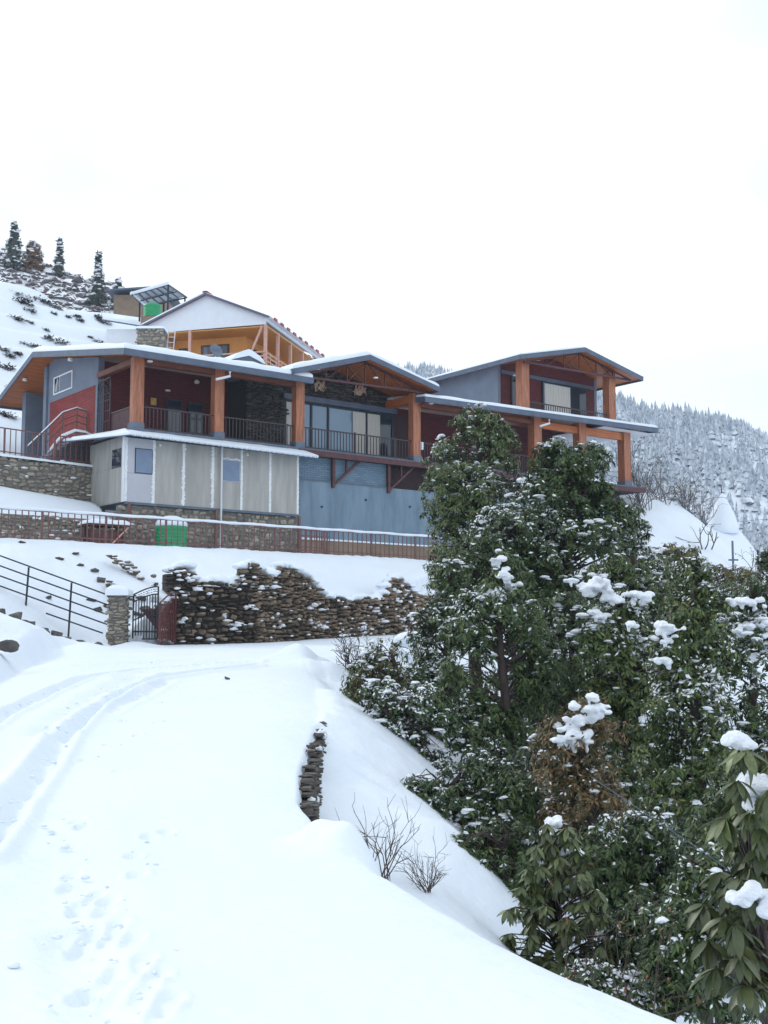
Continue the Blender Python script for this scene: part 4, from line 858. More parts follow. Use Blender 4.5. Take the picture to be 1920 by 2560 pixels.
# canopy of panels, tank and brown house on the hill behind
cn = thing('solar_canopy', tuple(at(352, 800, 84)), 'steel framed panel canopy with snow on its edge behind the yellow house', 'canopy'); CNO = Vector(cn.location)
q = [Vector(at(330, 738, 80)), Vector(at(420, 712, 82)), Vector(at(467, 744, 87)), Vector(at(362, 768, 85))]
for i in range(4): g = MB(); g.bar(q[i], q[(i + 1) % 4], .10); part('frame', g, 'black_iron', cn, CNO)
for k in range(1, 6):
    t = k / 6; g = MB(); g.bar(q[0].lerp(q[1], t), q[3].lerp(q[2], t), .07); part('rib', g, 'black_iron', cn, CNO)
g = MB(); g.bar(q[0].lerp(q[3], .5), q[1].lerp(q[2], .5), .07); part('rib', g, 'black_iron', cn, CNO)
for k in range(6):
    a, b_ = (k + .04) / 6, (k + .96) / 6
    for h0, h1 in ((.03, .48), (.52, .97)):
        c = [q[0].lerp(q[1], a).lerp(q[3].lerp(q[2], a), h0), q[0].lerp(q[1], b_).lerp(q[3].lerp(q[2], b_), h0), q[0].lerp(q[1], b_).lerp(q[3].lerp(q[2], b_), h1), q[0].lerp(q[1], a).lerp(q[3].lerp(q[2], a), h1)]
        g = MB(); g.prism([p + Vector((0, 0, .06)) for p in c], (0, 0, .03)); part('panel', g, 'solar', cn, CNO)
for P_ in (q[0].lerp(q[3], .6), q[1].lerp(q[2], .02), q[1].lerp(q[2], .9), q[3].lerp(q[2], .45)):
    z0 = min(gz(P_.x, P_.y), P_.z - 1) - .3; g = MB(); g.bar((P_.x, P_.y, z0), P_, .11); part('post', g, 'black_iron', cn, CNO)
g = MB(); e = q[0].lerp(q[3], .5); g.tube([q[0] + Vector((0, 0, .12)), e + Vector((0, 0, .14)), q[3] + Vector((0, 0, .12))], .16, 7); g.tube([q[0] + Vector((0, 0, .12)), q[1] + Vector((0, 0, .12))], .12, 7); part('snow', g, 'snow', cn, CNO, True)
p = at(381, 796, 79); tank((float(p[0]), 79, float(p[2])), .62, 1.05, 'green water tank below the panel canopy on the hill', snow=False)
pl = MB(); pl.bar((p[0], 79, gz(p[0], 79) - .3), (p[0], 79, float(p[2]) - .02), 1.3); solo('tank_stand', pl, 'far_wall', (float(p[0]), 79.0, gz(p[0], 79)), 'brown block stand carrying the hill water tank', 'stand')
bh = thing('brown_house', tuple(at(318, 775, 98)), 'low brown building with a thin roof beyond the hill crest', 'building'); BHO = Vector(bh.location)
p = at(290, 770, 98); q_ = at(352, 770, 98); g = MB(); g.box(p[0] - .2, q_[0] + 2, 98, 103, p[2] - 4, float(at(300, 737, 98)[2])); part('wall', g, 'far_wall', bh, BHO)
zr_ = float(at(300, 730, 98)[2]); g = MB(); g.prism([(p[0] - .7, 97.3, zr_ - .1), (q_[0] + 2.5, 97.3, zr_ + .25), (q_[0] + 2.5, 104, zr_ + .25), (p[0] - .7, 104, zr_ - .1)], (0, 0, .14)); part('roof', g, 'fascia', bh, BHO)
# little grey roofs of sheds on the hill
sh = thing('hill_shed', tuple(at(305, 812, 82)), 'snow roofed shed on the hill left of the yellow house', 'shed'); SHO = Vector(sh.location)
A, B = at(265, 800, 82), at(335, 817, 82)
g = MB(); g.box(A[0], B[0] + .6, 82.2, 85, A[2] - 3, B[2] - .12); part('wall', g, 'white_paint', sh, SHO)
c = [(A[0] - .2, 81.8, A[2]), (B[0] + .8, 81.8, B[2]), (B[0] + .8, 86, B[2] + 1.2), (A[0] - .2, 86, A[2] + 1.2)]
g = roof_slab(c, .1); part('roof', g, 'fascia', sh, SHO); part('snow', snow_sheet(c, .22, (10, 8), 4), 'snow', sh, SHO, True)

# ------------------------------------------------------------------ gate, pillar, pipe railing
gp = thing('gate_pillar', (-7.82, 35.5, 1.3), 'square stone gate pillar with a tall snow cap', 'pillar'); GO = Vector(gp.location)
g = MB(); g.box(-8.06, -7.58, 35.26, 35.74, 1.0, 2.88); part('core', g, 'mortar', gp, GO)
for org, du, dn in [((-8.07, 35.25, 0), (1, 0, 0), (0, -1, 0)), ((-7.57, 35.25, 0), (0, 1, 0), (1, 0, 0)), ((-8.07, 35.75, 0), (0, -1, 0), (-1, 0, 0))]:
    stone_face(gp, org, du, dn, .5, lambda s: 1.2, lambda s: 2.92, 'pale_stone', (.06, .12), (.16, .36), .04, 70, GO, gap=.012)
g = snow_sheet([(-8.16, 35.16, 2.9), (-7.48, 35.16, 2.9), (-7.48, 35.84, 2.9), (-8.16, 35.84, 2.9)], .30, (12, 12), 8); part('snow', g, 'snow', gp, GO, True)
gt = thing('gate_leaf', (-7.5, 36.0, 1.55), 'black iron gate leaf with arched lettered top beside the stone pillar', 'gate')
x1 = .74
def gtop(x): return 1.40 + .24 * math.sin(min(1, x / x1) * math.pi / 2)
g = MB()
for zo in (0, -.22): g.tube([(x, 0, gtop(x) + zo) for x in np.linspace(0, x1, 9)], .022, 5)
g.bar((0, 0, .1), (0, 0, gtop(0)), .04); g.bar((x1, 0, .0), (x1, 0, gtop(x1)), .045); g.bar((0, 0, .3), (x1, 0, .3), .05); g.bar((.28, 0, .08), (x1, 0, .08), .04); part('frame', g, 'black_iron', gt)
for k in range(1, 9): x = x1 * k / 9; g = MB(); g.bar((x, 0, .1 if k > 3 else .18), (x, 0, gtop(x) - .22), .028); part('bar', g, 'black_iron', gt)
for k in range(9):
    x = .06 + k * .075; g = MB(); z = gtop(x) - .11
    g.box(x, x + .05, -.008, .008, z + .03, z + .05); g.box(x, x + .05, -.008, .008, z - .04, z - .02)
    if k % 3 == 1: g.box(x + .055, x + .065, -.008, .008, z - .04, z + .05)
    part('band_mark', g, 'black_iron', gt)
g = MB(); g.prism([(.22, .03, .95), (x1 - .03, .03, 1.0), (x1 - .03, .03, .35)], (0, .012, 0)); part('red_plate', g, 'gate_red', gt)
g = MB(); g.bar((.5, -.03, .78), (x1, -.03, .78), .05); g.bar((.62, -.03, .9), (.62, -.03, .7), .04); part('latch', g, 'black_iron', gt)
rg = thing('gate_leaf', (-6.3, 36.4, 1.5), 'open red ribbed metal gate leaf against the dry stone wall', 'gate')
d = Vector((-6.52 + 6.3, 35.0 - 36.4, 0)); dl = d.length; d.normalize(); nn = Vector((-d.y, d.x, 0))
def rtop(s): return 1.52 - .35 * (1 - math.cos(s / dl * math.pi / 2)) 
g = MB(); n = 18
for k in range(n):
    s0, s1 = dl * k / n, dl * (k + 1) / n; o_ = nn * (.012 if k % 2 else -.012); g.prism([d * s0 + o_ + Vector((0, 0, .05)), d * s1 + o_ + Vector((0, 0, .05)), d * s1 + o_ + Vector((0, 0, rtop(s1) - .28)), d * s0 + o_ + Vector((0, 0, rtop(s0) - .28 + .2 * (1 - s0 / dl)))], nn * .015)
part('sheet', g, 'gate_red', rg)
g = MB(); g.tube([d * s + Vector((0, 0, rtop(s))) for s in np.linspace(0, dl, 9)], .025, 5); g.bar((0, 0, 0), (0, 0, 1.5), .05); e = d * dl; g.bar(e, e + Vector((0, 0, rtop(dl))), .05); part('frame', g, 'gate_red', rg)
g = MB()
for k in range(7): s = dl * (.3 + .6 * random.random()); p = d * s - nn * .04; g.blob((p.x, p.y, .06 + .3 * (k % 2) + random.uniform(0, .05)), (.07, .1, .04), 0, .25)
part('snow', g, 'snow_clump', rg, smooth=True)
sp_ = thing('gate_stub', (-6.62, 36.25, 1.5), 'low stone stub wall with a sloping snow top between the gate leaves', 'stone wall'); SPO = Vector(sp_.location)
g = MB(); g.box(-6.78, -6.5, 36.15, 37.0, 1.2, 2.7); part('core', g, 'mortar', sp_, SPO); stone_face(sp_, (-6.79, 36.14, 0), (1, 0, 0), (0, -1, 0), .3, lambda s: 1.4, lambda s: 2.75, 'pale_stone', (.07, .14), (.12, .25), .04, 40, SPO)
g = snow_sheet([(-7.0, 36.1, 2.72), (-6.45, 36.1, 2.66), (-6.45, 37.2, 2.8), (-7.0, 37.2, 3.0)], .3, (10, 10), 9); part('snow', g, 'snow', sp_, SPO, True)
pr_ = thing('pipe_railing', (-9.3, 35.5, 1.8), 'black four bar pipe railing climbing from the stone gate pillar', 'railing'); PO = Vector(pr_.location)
for k in range(4):
    p, q_ = at(268, 1487 + k * 24.7, 35.5), at(-140, 1338 + k * 25.5, 35.5); g = MB(); g.tube([p, q_], .024, 6); part('rail', g, 'black_iron', pr_, PO)
g = MB(); g.tube([at(257, 1583, 35.5), at(115, 1533, 35.5)], .024, 6); part('rail', g, 'black_iron', pr_, PO)
for x, y0, y1 in [(72, 1418, 1502), (179, 1457, 1590), (-55, 1370, 1450)]: g = MB(); p = at(x, y0, 35.5); zb_ = gz(p[0], 35.5) - .2; g.tube([p, (p[0] - .06, 35.5, min(zb_, float(at(x, y1, 35.5)[2])))], .03, 6); part('post', g, 'black_iron', pr_, PO)

# ------------------------------------------------------------------ loose rocks
def rock(x, y, s, label, group, zoff=0.0):
    o = bpy.data.objects.new('rock', random.choice(STONES['rock'])); COL.objects.link(o); o.location = (x, y, gz(x, y) + zoff); o.scale = s; o.rotation_euler = (random.uniform(-.3, .3), random.uniform(-.3, .3), random.uniform(0, 6)); props(o, label, 'rock', group)
for px, py, Y, sw_ in [(5, 1520, 32, .28), (40, 1535, 32, .5), (75, 1530, 32.3, .35), (64, 1552, 32.5, .35), (108, 1565, 33, .38), (78, 1560, 32.6, .2), (113, 1575, 33.2, .3), (140, 1582, 33.4, .42), (165, 1597, 34, .4), (198, 1600, 34.2, .48), (206, 1597, 34.2, .35), (247, 1625, 34.3, .3), (225, 1615, 34.3, .18)]:
    p = at(px, py, Y); rock(float(p[0]), Y, (sw_, sw_ * .8, sw_ * .75), 'dark rock poking from the snow bank below the pipe railing', 'rocks in the roadside bank', .03)
p = at(22, 1622, 25); bm_ = MB(); bm_.blob((p[0], 25, p[2] + .02), (.22, .2, .17), 2, .05); solo('boulder', bm_, 'rock', (float(p[0]), 25.0, gz(p[0], 25)), 'lone dark boulder in the snow at the road bend', 'boulder', smooth=True)
rock(*[float(v) for v in on_road(568, 1699)[:2]], (.16, .1, .09), 'small stone lying alone on the snowy road', None, .02)
for px, py, Y in [(150, 1365, 39.5), (55, 1367, 40), (200, 1377, 39.5), (235, 1375, 39.5), (250, 1390, 39), (275, 1376, 39), (305, 1380, 39), (325, 1400, 38.5), (285, 1405, 38.6), (255, 1400, 39), (345, 1392, 38.3), (360, 1410, 38), (370, 1385, 38.6), (390, 1400, 38), (345, 1430, 37.6), (320, 1420, 38), (300, 1432, 38), (280, 1420, 38.2), (365, 1440, 37.4), (380, 1425, 37.5), (290, 1445, 37.6), (230, 1430, 38), (250, 1440, 37.8), (120, 1447, 37), (355, 1375, 39), (330, 1378, 39), (400, 1385, 38.4), (415, 1400, 38.2), (440, 1385, 38.7), (480, 1395, 38.9), (510, 1400, 39.3), (545, 1412, 39.6), (620, 1398, 40.6), (700, 1395, 41.5), (735, 1398, 42)]:
    p = at(px, py, Y); x = float(p[0]); s_ = random.uniform(.16, .42); rock(x, Y, (s_ * 1.3, s_, s_ * .5), 'brown stone half buried in the snow slope under the long fence', 'stones in the slope below the fence', .0)
sm = MB(); p = at(820, 1405, 43); sm.blob((0, 0, .1), (.22, .22, .16), 1, .08); solo('snow_boulder', MB().add([(v[0] + p[0], v[1] + 43, v[2] + gz(p[0], 43)) for v in sm.v], sm.f), 'snow', (float(p[0]), 43.0, gz(p[0], 43)), 'snow capped boulder on the slope under the long fence', 'boulder', smooth=True)
sm = MB(); p = at(1020, 1605, 33.6); sm.blob((p[0], 33.6, p[2]), (.45, .4, .30), 2, .03); solo('snow_boulder', sm, 'snow', (float(p[0]), 33.6, gz(p[0], 33.6)), 'large rounded snow boulder at the far road edge among shrubs', 'boulder', smooth=True)

# ------------------------------------------------------------------ foliage
def leaves(C_, A_, L_, per, palette, droop=(.1, .9), wid=.32, seed=1):
    """whorls of folded leaves: C_ centres, A_ axes, L_ leaf length per whorl"""
    g = np.random.default_rng(seed); n = len(C_); N_ = n * per
    c = np.repeat(C_, per, 0); a = np.repeat(A_, per, 0); l = np.repeat(L_, per) * g.uniform(.6, 1.15, N_)
    a = a / np.linalg.norm(a, axis=1, keepdims=True)
    ref = np.where(np.abs(a[:, 2:3]) < .9, [[0, 0, 1.]], [[1., 0, 0]]); e1 = np.cross(a, ref); e1 /= np.linalg.norm(e1, axis=1, keepdims=True); e2 = np.cross(a, e1)
    ph = g.uniform(0, 6.283, N_); dr = g.uniform(droop[0], droop[1], N_)
    d = e1 * np.cos(ph)[:, None] + e2 * np.sin(ph)[:, None]; d = d * np.cos(dr)[:, None] - a * np.sin(dr)[:, None] * .6; d[:, 2] -= dr * .55
    d += g.normal(0, .22, (N_, 3)); d /= np.linalg.norm(d, axis=1, keepdims=True)
    s = np.cross(d, a); s /= np.linalg.norm(s, axis=1, keepdims=True) + 1e-9; nn = np.cross(s, d)
    c = c + g.normal(0, .18, (N_, 3)) * l[:, None] + d * (l * .15)[:, None]
    w_ = (l * wid * .5)[:, None]; l_ = l[:, None]
    V = np.stack([c, c + d * l_ * .5 + s * w_ - nn * w_ * .35, c + d * l_ - np.array([[0, 0, 1]]) * l_ * .10, c + d * l_ * .5 - s * w_ - nn * w_ * .35], 1).reshape(-1, 3)
    k = np.arange(N_) * 4; Fq = np.concatenate([np.stack([k, k + 1, k + 2], 1), np.stack([k, k + 2, k + 3], 1)])
    pal = np.array(palette); col = pal[g.integers(0, len(pal), N_)] * g.uniform(.65, 1.35, (N_, 1)); col = np.repeat(col, 4, 0)
    nn = np.where(nn[:, 2:3] < 0, -nn, nn)
    return V, Fq, col, (c, d, s, nn, l)
OAK = [(.045, .085, .024), (.062, .105, .028), (.032, .06, .02), (.095, .12, .034), (.055, .075, .03)]
PALE = [(.10, .125, .05), (.08, .108, .038), (.14, .15, .07), (.055, .08, .028)]
OLIVE = [(.10, .13, .03), (.07, .105, .026), (.13, .145, .042), (.05, .07, .026)]
BROWN = [(.16, .095, .035), (.12, .085, .03), (.085, .08, .03), (.19, .11, .05), (.06, .065, .03)]
DARK = [(.024, .05, .018), (.038, .066, .022), (.06, .084, .028)]
def tree(name, label, cat, base, ells, nclu, per, leafL, pal, snow=.2, chips=.05, trunk=.12, seed=1, group=None, sag=None, snowscale=1.0, droop=(.1, .9), wid=.34):
    g = np.random.default_rng(seed); base = np.array(base, float)
    t = thing(name, tuple(base), label, cat, group)
    E_ = np.array(ells, float); vol = np.prod(E_[:, 3:], 1) ** (2 / 3); pick = g.choice(len(E_), nclu * 2, p=vol / vol.sum())
    dv = g.normal(0, 1, (nclu * 2, 3)); dv /= np.linalg.norm(dv, axis=1, keepdims=True); rr = g.uniform(0, 1, nclu * 2) ** .30
    dv[:, 2] = np.where(dv[:, 2] < -.5, -dv[:, 2], dv[:, 2])
    Cc = E_[pick, :3] + dv * rr[:, None] * E_[pick, 3:]
    lump = np.sin(Cc[:, 0] * 2.7 + seed) * np.sin(Cc[:, 1] * 2.3 + 1) * np.sin(Cc[:, 2] * 2.9 + 2 * seed) + .35 * np.sin(Cc[:, 0] * 6 + Cc[:, 2] * 7)
    keep = np.argsort(-(lump + g.normal(0, .5, len(lump))))[:nclu]; Cc = Cc[keep]; dv = dv[keep]; pk = pick[keep]
    Cc += g.normal(0, .04, Cc.shape)
    A_ = dv * .8 + np.array([[0, 0, .55]]) + g.normal(0, .25, dv.shape)
    V, Fq, col, tips = leaves(Cc, A_, g.uniform(.75, 1.2, nclu) * leafL, per, pal, droop, wid, seed)
    cr = link('crown', npmesh('crown', V - base, Fq, 3, col), 'leaf', t)
    # trunk and limbs
    top = E_[np.argmax(E_[:, 2] + E_[:, 5])]; tp = np.array([top[0], top[1], top[2] + top[5] * .55]); m = MB(); n = 9; pts = []
    for i in range(n):
        s = i / (n - 1); pts.append(base + (tp - base) * s + np.array([math.sin(s * 5 + seed), math.cos(s * 4 + seed), 0]) * .10 * (s * (1 - s) * 4)); 
    m.tube([Vector(p) for p in pts], [trunk * (1 - .8 * i / (n - 1)) + .012 for i in range(n)], 8); part('trunk', m, 'bark', t, tuple(base), True)
    m = MB(); zb, zt = base[2], tp[2]
    for i in g.choice(nclu, min(nclu, 110), replace=False):
        c = Cc[i]; s = np.clip((c[2] - .45 * np.linalg.norm(c[:2] - base[:2]) - zb) / (zt - zb + 1e-6), .12, .97); k = s * (n - 1); i0 = int(min(k, n - 2)); p = np.array(pts[i0]) * (1 - (k - i0)) + np.array(pts[i0 + 1]) * (k - i0)
        mid = (p + c) / 2 + np.array([0, 0, .10]) + g.normal(0, .05, 3); th = trunk * .22 * (1 - s * .6) + .006; m.tube([Vector(p), Vector(mid), Vector(c)], [th, th * .7, .006], 5, False)
    part('limbs', m, 'bark', t, tuple(base), True)
    # snow: slivers on single leaves in patches, lumps on some whorls
    pat = np.sin(Cc[:, 0] * 2.3 + seed * 2) * np.sin(Cc[:, 1] * 2.1 + seed) + np.sin(Cc[:, 2] * 2.6 + Cc[:, 0] * 1.2 + seed)
    up = A_[:, 2] / np.linalg.norm(A_, axis=1); relh = (Cc[:, 2] - E_[pk, 2]) / E_[pk, 5]
    pw = np.clip(.0 + .85 * pat + .35 * relh + .3 * up, .03, 2.4)
    c, d, sv, nn, l = tips; pl_ = chips * 4.2 * np.repeat(pw, per) * np.clip(nn[:, 2], 0, 1)
    h_ = np.where(g.uniform(0, 1, len(l)) < pl_)[0]; c, d, sv, nn, l = c[h_], d[h_], sv[h_], nn[h_], l[h_][:, None]; k5 = len(h_)
    f0, f1, w_ = g.uniform(0, .3, (k5, 1)), g.uniform(.6, 1.0, (k5, 1)), g.uniform(.12, .26, (k5, 1)); lift = nn * .006
    SV = np.stack([c + d * l * f0 + lift, c + d * l * .5 + sv * l * w_ + lift - nn * l * .03, c + d * l * f1 + lift - np.array([[0, 0, .06]]) * l, c + d * l * .5 - sv * l * w_ + lift - nn * l * .03, c + d * l * .5 + nn * l * g.uniform(.08, .2, (k5, 1)) + lift], 1).reshape(-1, 3)
    kk = np.arange(k5) * 5; SF = np.concatenate([np.stack([kk + i, kk + (i + 1) % 4, kk + 4], 1) for i in range(4)])
    if k5: link('snow_slivers', npmesh('snow_slivers', SV - base, SF, 3, smooth=True), 'snow_clump', t)['kind'] = 'stuff'
    m = MB(); pr = snow * 1.25 * np.clip(pw, .15, 2); hit = np.where(g.uniform(0, 1, nclu) < pr)[0]
    for i in hit:
        big = g.uniform() < .15; r = leafL * (g.uniform(.5, .8) if big else g.uniform(.2, .42)) * snowscale; c = Cc[i] + np.array([0, 0, leafL * .10]); q = g.normal(0, 1, 2); q /= np.linalg.norm(q)
        for j in range(3 if big else 2):
            o_ = np.array([q[0], q[1], -.55]) * r * j * g.uniform(.5, .8); e = r * (1 - .25 * j)
            m.blob(c + o_, (e * g.uniform(.8, 1.5), e * g.uniform(.8, 1.5), e * g.uniform(.32, .55)), 2 if e > .055 else 1, .12)
    if m.v: part('snow', m, 'snow_clump', t, tuple(base), True, 'stuff')
    return t
def E3(px, py, Y, rx, rz, ry=None):      # ellipsoid around a picture point at distance Y; radii in photo pixels turned to metres
    p = at(px, py, Y); k = Y / 3017; return (p[0], p[1], p[2], rx * k, (ry or rx) * k, rz * k)
def EE(*a): return E3(*a)
def base_at(px, Y, dz=-.15): x = (px - 960) / 3017 * Y; return (x, Y, gz(x, Y) + dz)
T = tree
T('oak_tree', 'tall pale green oak with dense crown against the lodge veranda', 'tree', base_at(1190, 28), [E3(1195, 1085, 28, 80, 75), E3(1145, 1165, 28, 95, 90), E3(1240, 1140, 28, 65, 95), E3(1125, 1240, 28, 80, 90), E3(1215, 1270, 28, 105, 110), E3(1130, 1310, 28, 70, 80), E3(1150, 1380, 28, 85, 110), E3(1210, 1470, 28, 110, 120)], 2000, 14, .12, PALE + OAK[:2], .20, .045, .16, 3)
T('oak_tree', 'broad dark oak with round snow clumps in front of the right wing', 'tree', base_at(1450, 27), [E3(1395, 1150, 27, 75, 55), E3(1470, 1160, 27, 65, 55), E3(1430, 1230, 27, 110, 90), E3(1350, 1260, 27, 80, 95), E3(1510, 1260, 27, 45, 70), E3(1560, 1320, 27, 65, 75), E3(1450, 1350, 27, 160, 110), E3(1330, 1380, 27, 90, 110), E3(1570, 1400, 27, 70, 80)], 2300, 14, .125, DARK + OAK, .20, .05, .18, 5, snowscale=1.15)
TR = T('oak_tree', 'dark oak with long bare trunk showing and snow heaps on its tip', 'tree', base_at(1262, 20.5), [E3(1255, 1440, 20.5, 55, 65), E3(1250, 1530, 20.5, 110, 80), E3(1180, 1570, 20.5, 75, 90), E3(1330, 1560, 20.5, 75, 90), E3(1170, 1690, 20.5, 80, 95), E3(1345, 1680, 20.5, 70, 100), E3(1200, 1830, 20.5, 95, 110), E3(1320, 1830, 20.5, 70, 120), E3(1190, 1980, 20.5, 80, 100)], 1700, 14, .115, OAK, .14, .045, .11, 7)
T('oak_tree', 'shaded oak at the left of the thicket above the snowy gully', 'tree', base_at(1120, 24), [E3(1130, 1480, 24, 70, 90), E3(1110, 1590, 24, 90, 100), E3(1080, 1720, 24, 95, 110), E3(1090, 1850, 24, 105, 110), E3(1120, 1980, 24, 95, 100)], 1400, 14, .115, OAK + DARK, .16, .05, .13, 9)
OL = T('oak_tree', 'bright olive oak in the middle of the thicket', 'tree', base_at(1560, 20), [E3(1545, 1560, 20, 75, 80), E3(1500, 1630, 20, 75, 90), E3(1570, 1680, 20, 85, 100), E3(1500, 1760, 20, 60, 80), E3(1590, 1790, 20, 95, 110), E3(1600, 1910, 20, 100, 110), E3(1560, 2010, 20, 90, 110)], 1600, 14, .115, OLIVE + OAK, .20, .06, .12, 11, snowscale=1.2)
UG = T('oak_tree', 'upright green oak with bare lower stem right of the olive oak', 'tree', base_at(1735, 17), [E3(1735, 1460, 17, 55, 65), E3(1740, 1550, 17, 90, 90), E3(1690, 1640, 17, 70, 90), E3(1780, 1660, 17, 80, 100), E3(1720, 1770, 17, 110, 110), E3(1680, 1890, 17, 95, 110), E3(1770, 1900, 17, 90, 110), E3(1700, 2020, 17, 100, 100), E3(1770, 2110, 17, 90, 90)], 2000, 14, .105, OAK + OLIVE, .13, .05, .11, 13)
SLO = T('oak_tree', 'snow laden oak at the right end of the thicket', 'tree', base_at(1880, 21), [E3(1880, 1500, 21, 60, 60), E3(1850, 1570, 21, 80, 70), E3(1930, 1560, 21, 60, 80), E3(1880, 1650, 21, 110, 90), E3(1900, 1780, 21, 100, 110), E3(1880, 1920, 21, 110, 110), E3(1930, 2040, 21, 130, 120), E3(1950, 2180, 21, 120, 120)], 1600, 14, .115, DARK + OAK, .40, .08, .13, 15, snowscale=1.2)
T('oak_tree', 'dark oak standing behind the thicket with snow blotched top', 'tree', base_at(1660, 30), [E3(1640, 1450, 30, 110, 60), E3(1560, 1490, 30, 90, 70), E3(1700, 1500, 30, 110, 80), E3(1820, 1510, 30, 90, 60), E3(1620, 1590, 30, 150, 90), E3(1780, 1600, 30, 130, 90), E3(1640, 1700, 30, 160, 100)], 1700, 14, .125, OAK + BROWN[2:3] + DARK, .34, .07, .15, 17, snowscale=1.1)
BS = T('brown_shrub', 'tall brown leaved shrub draped with a heavy snow cap', 'shrub', base_at(1455, 15), [E3(1470, 1790, 15, 60, 50), E3(1430, 1850, 15, 95, 70), E3(1500, 1870, 15, 75, 80), E3(1400, 1940, 15, 80, 80), E3(1470, 1990, 15, 105, 90), E3(1400, 2060, 15, 70, 80)], 1200, 12, .075, BROWN, .10, .03, .06, 19)
def heap(o, vox, it=8):
    a = o.modifiers.new('merge', 'REMESH'); a.mode = 'VOXEL'; a.voxel_size = vox; a.use_smooth_shade = True
    b = o.modifiers.new('soften', 'SMOOTH'); b.iterations = it; b.factor = .5
    if 'grain' not in bpy.data.textures: tx = bpy.data.textures.new('grain', 'CLOUDS'); tx.noise_scale = .09; tx.noise_depth = 4
    c = o.modifiers.new('grain', 'DISPLACE'); c.texture = bpy.data.textures['grain']; c.strength = vox * 4.5; c.mid_level = .5; c.texture_coords = 'LOCAL'
def drape(parent, pts, Y, seed):
    """heap of wet snow sagging over twigs: many small lumps, tongues hanging down"""
    g = np.random.default_rng(seed); m = MB(); k = Y / 3017
    for px, py, r in pts:
        c = at(px, py, Y)
        for j in range(7):
            o_ = g.normal(0, .5, 3) * r * k; o_[2] = -abs(o_[2]) * .9 + .2 * r * k; e = r * k * g.uniform(.28, .6)
            m.blob(c + o_, (e * g.uniform(.8, 1.4), e * g.uniform(.8, 1.4), e * g.uniform(.5, 1.0)), 2, .04)
        c = c + np.array([g.normal(0, .3), -.1, -.75]) * r * k; m.blob(c, (r * k * .26, r * k * .26, r * k * .55), 2, .04)
    heap(part('snow', m, 'snow_clump', parent, tuple(parent.location), True), 3.2 * k, 4)
drape(BS, [(1478, 1738, 20), (1470, 1772, 34), (1500, 1772, 24), (1440, 1802, 34), (1412, 1822, 34), (1398, 1850, 26), (1450, 1835, 30), (1462, 1855, 24), (1425, 1858, 24)], 14.72, 301)
drape(TR, [(1243, 1400, 22), (1262, 1440, 26), (1275, 1465, 22), (1230, 1482, 28), (1250, 1487, 18)], 20.2, 303)
drape(UG, [(1650, 1565, 24), (1680, 1575, 22), (1660, 1600, 20), (1665, 1650, 22), (1575, 1560, 20)], 16.6, 307)
drape(SLO, [(1845, 1500, 22), (1880, 1505, 24), (1855, 1565, 26), (1885, 1560, 24), (1840, 1580, 20), (1900, 1590, 22), (1880, 1640, 20)], 20.6, 309)
drape(OL, [(1492, 1450, 26), (1465, 1466, 26), (1512, 1472, 26), (1535, 1490, 26), (1425, 1452, 15), (1495, 1535, 20), (1580, 1490, 24), (1605, 1492, 22)], 19.6, 305)
T('shrub', 'shaded evergreen shrub low in the thicket beside the gully', 'shrub', base_at(1250, 15.5), [E3(1220, 2080, 15.5, 90, 90), E3(1290, 2020, 15.5, 90, 100), E3(1240, 2180, 15.5, 110, 90), E3(1330, 2160, 15.5, 100, 110), E3(1290, 2280, 15.5, 90, 80)], 1300, 13, .095, DARK + OAK, .12, .04, .06, 21)
T('shrub', 'shaded evergreen shrub under the brown shrub', 'shrub', base_at(1560, 13.5), [E3(1520, 2150, 13.5, 110, 100), E3(1620, 2130, 13.5, 110, 110), E3(1560, 2270, 13.5, 130, 110), E3(1660, 2260, 13.5, 110, 100)], 1500, 13, .085, DARK + OAK, .14, .05, .06, 23)
T('shrub', 'dark leafy shrub below the wire at the lower right', 'shrub', base_at(1720, 9.5), [E3(1700, 2280, 9.5, 130, 110), E3(1800, 2240, 9.5, 110, 120), E3(1680, 2400, 9.5, 130, 100), E3(1790, 2400, 9.5, 130, 120), E3(1740, 2500, 9.5, 150, 100), E3(1880, 2350, 9.5, 90, 160)], 1700, 12, .07, DARK + OAK, .14, .05, .05, 25)
T('shrub', 'dark leafy shrub just beyond the near road edge', 'shrub', base_at(1560, 10), [E3(1570, 2370, 10.4, 70, 80), E3(1600, 2430, 10.4, 100, 80), E3(1640, 2340, 10.4, 100, 100), E3(1670, 2480, 10.4, 90, 80)], 1100, 12, .07, DARK + PALE[1:2], .14, .06, .05, 27)
T('shrub', 'low snow sprinkled shrub on the rim of the gully', 'shrub', base_at(1000, 21), [E3(985, 1720, 21, 70, 60), E3(930, 1690, 21, 70, 50), E3(1010, 1810, 21, 70, 80), E3(900, 1740, 21, 50, 40), E3(1050, 1920, 21, 60, 80), E3(975, 1650, 21, 70, 55)], 800, 12, .09, DARK + BROWN[1:3], .55, .10, .05, 29)
T('oak_tree', 'dark oak filling the gap behind the trunk showing oak', 'tree', base_at(1350, 29), [E3(1330, 1480, 29, 120, 90), E3(1430, 1500, 29, 120, 90), E3(1280, 1580, 29, 120, 110), E3(1400, 1620, 29, 140, 120), E3(1180, 1560, 29, 90, 110), E3(1330, 1760, 29, 170, 120), E3(1460, 1760, 29, 120, 120)], 2200, 14, .13, DARK + OAK, .16, .05, .16, 35)
T('oak_tree', 'dark oak deep in the thicket behind the brown shrub', 'tree', base_at(1480, 23), [E3(1430, 1560, 23, 120, 90), E3(1400, 1680, 23, 120, 110), E3(1490, 1720, 23, 120, 110), E3(1420, 1830, 23, 150, 120), E3(1540, 1880, 23, 120, 120), E3(1360, 1960, 23, 140, 120), E3(1480, 2020, 23, 150, 120)], 2200, 14, .12, DARK + OAK, .14, .045, .14, 37)
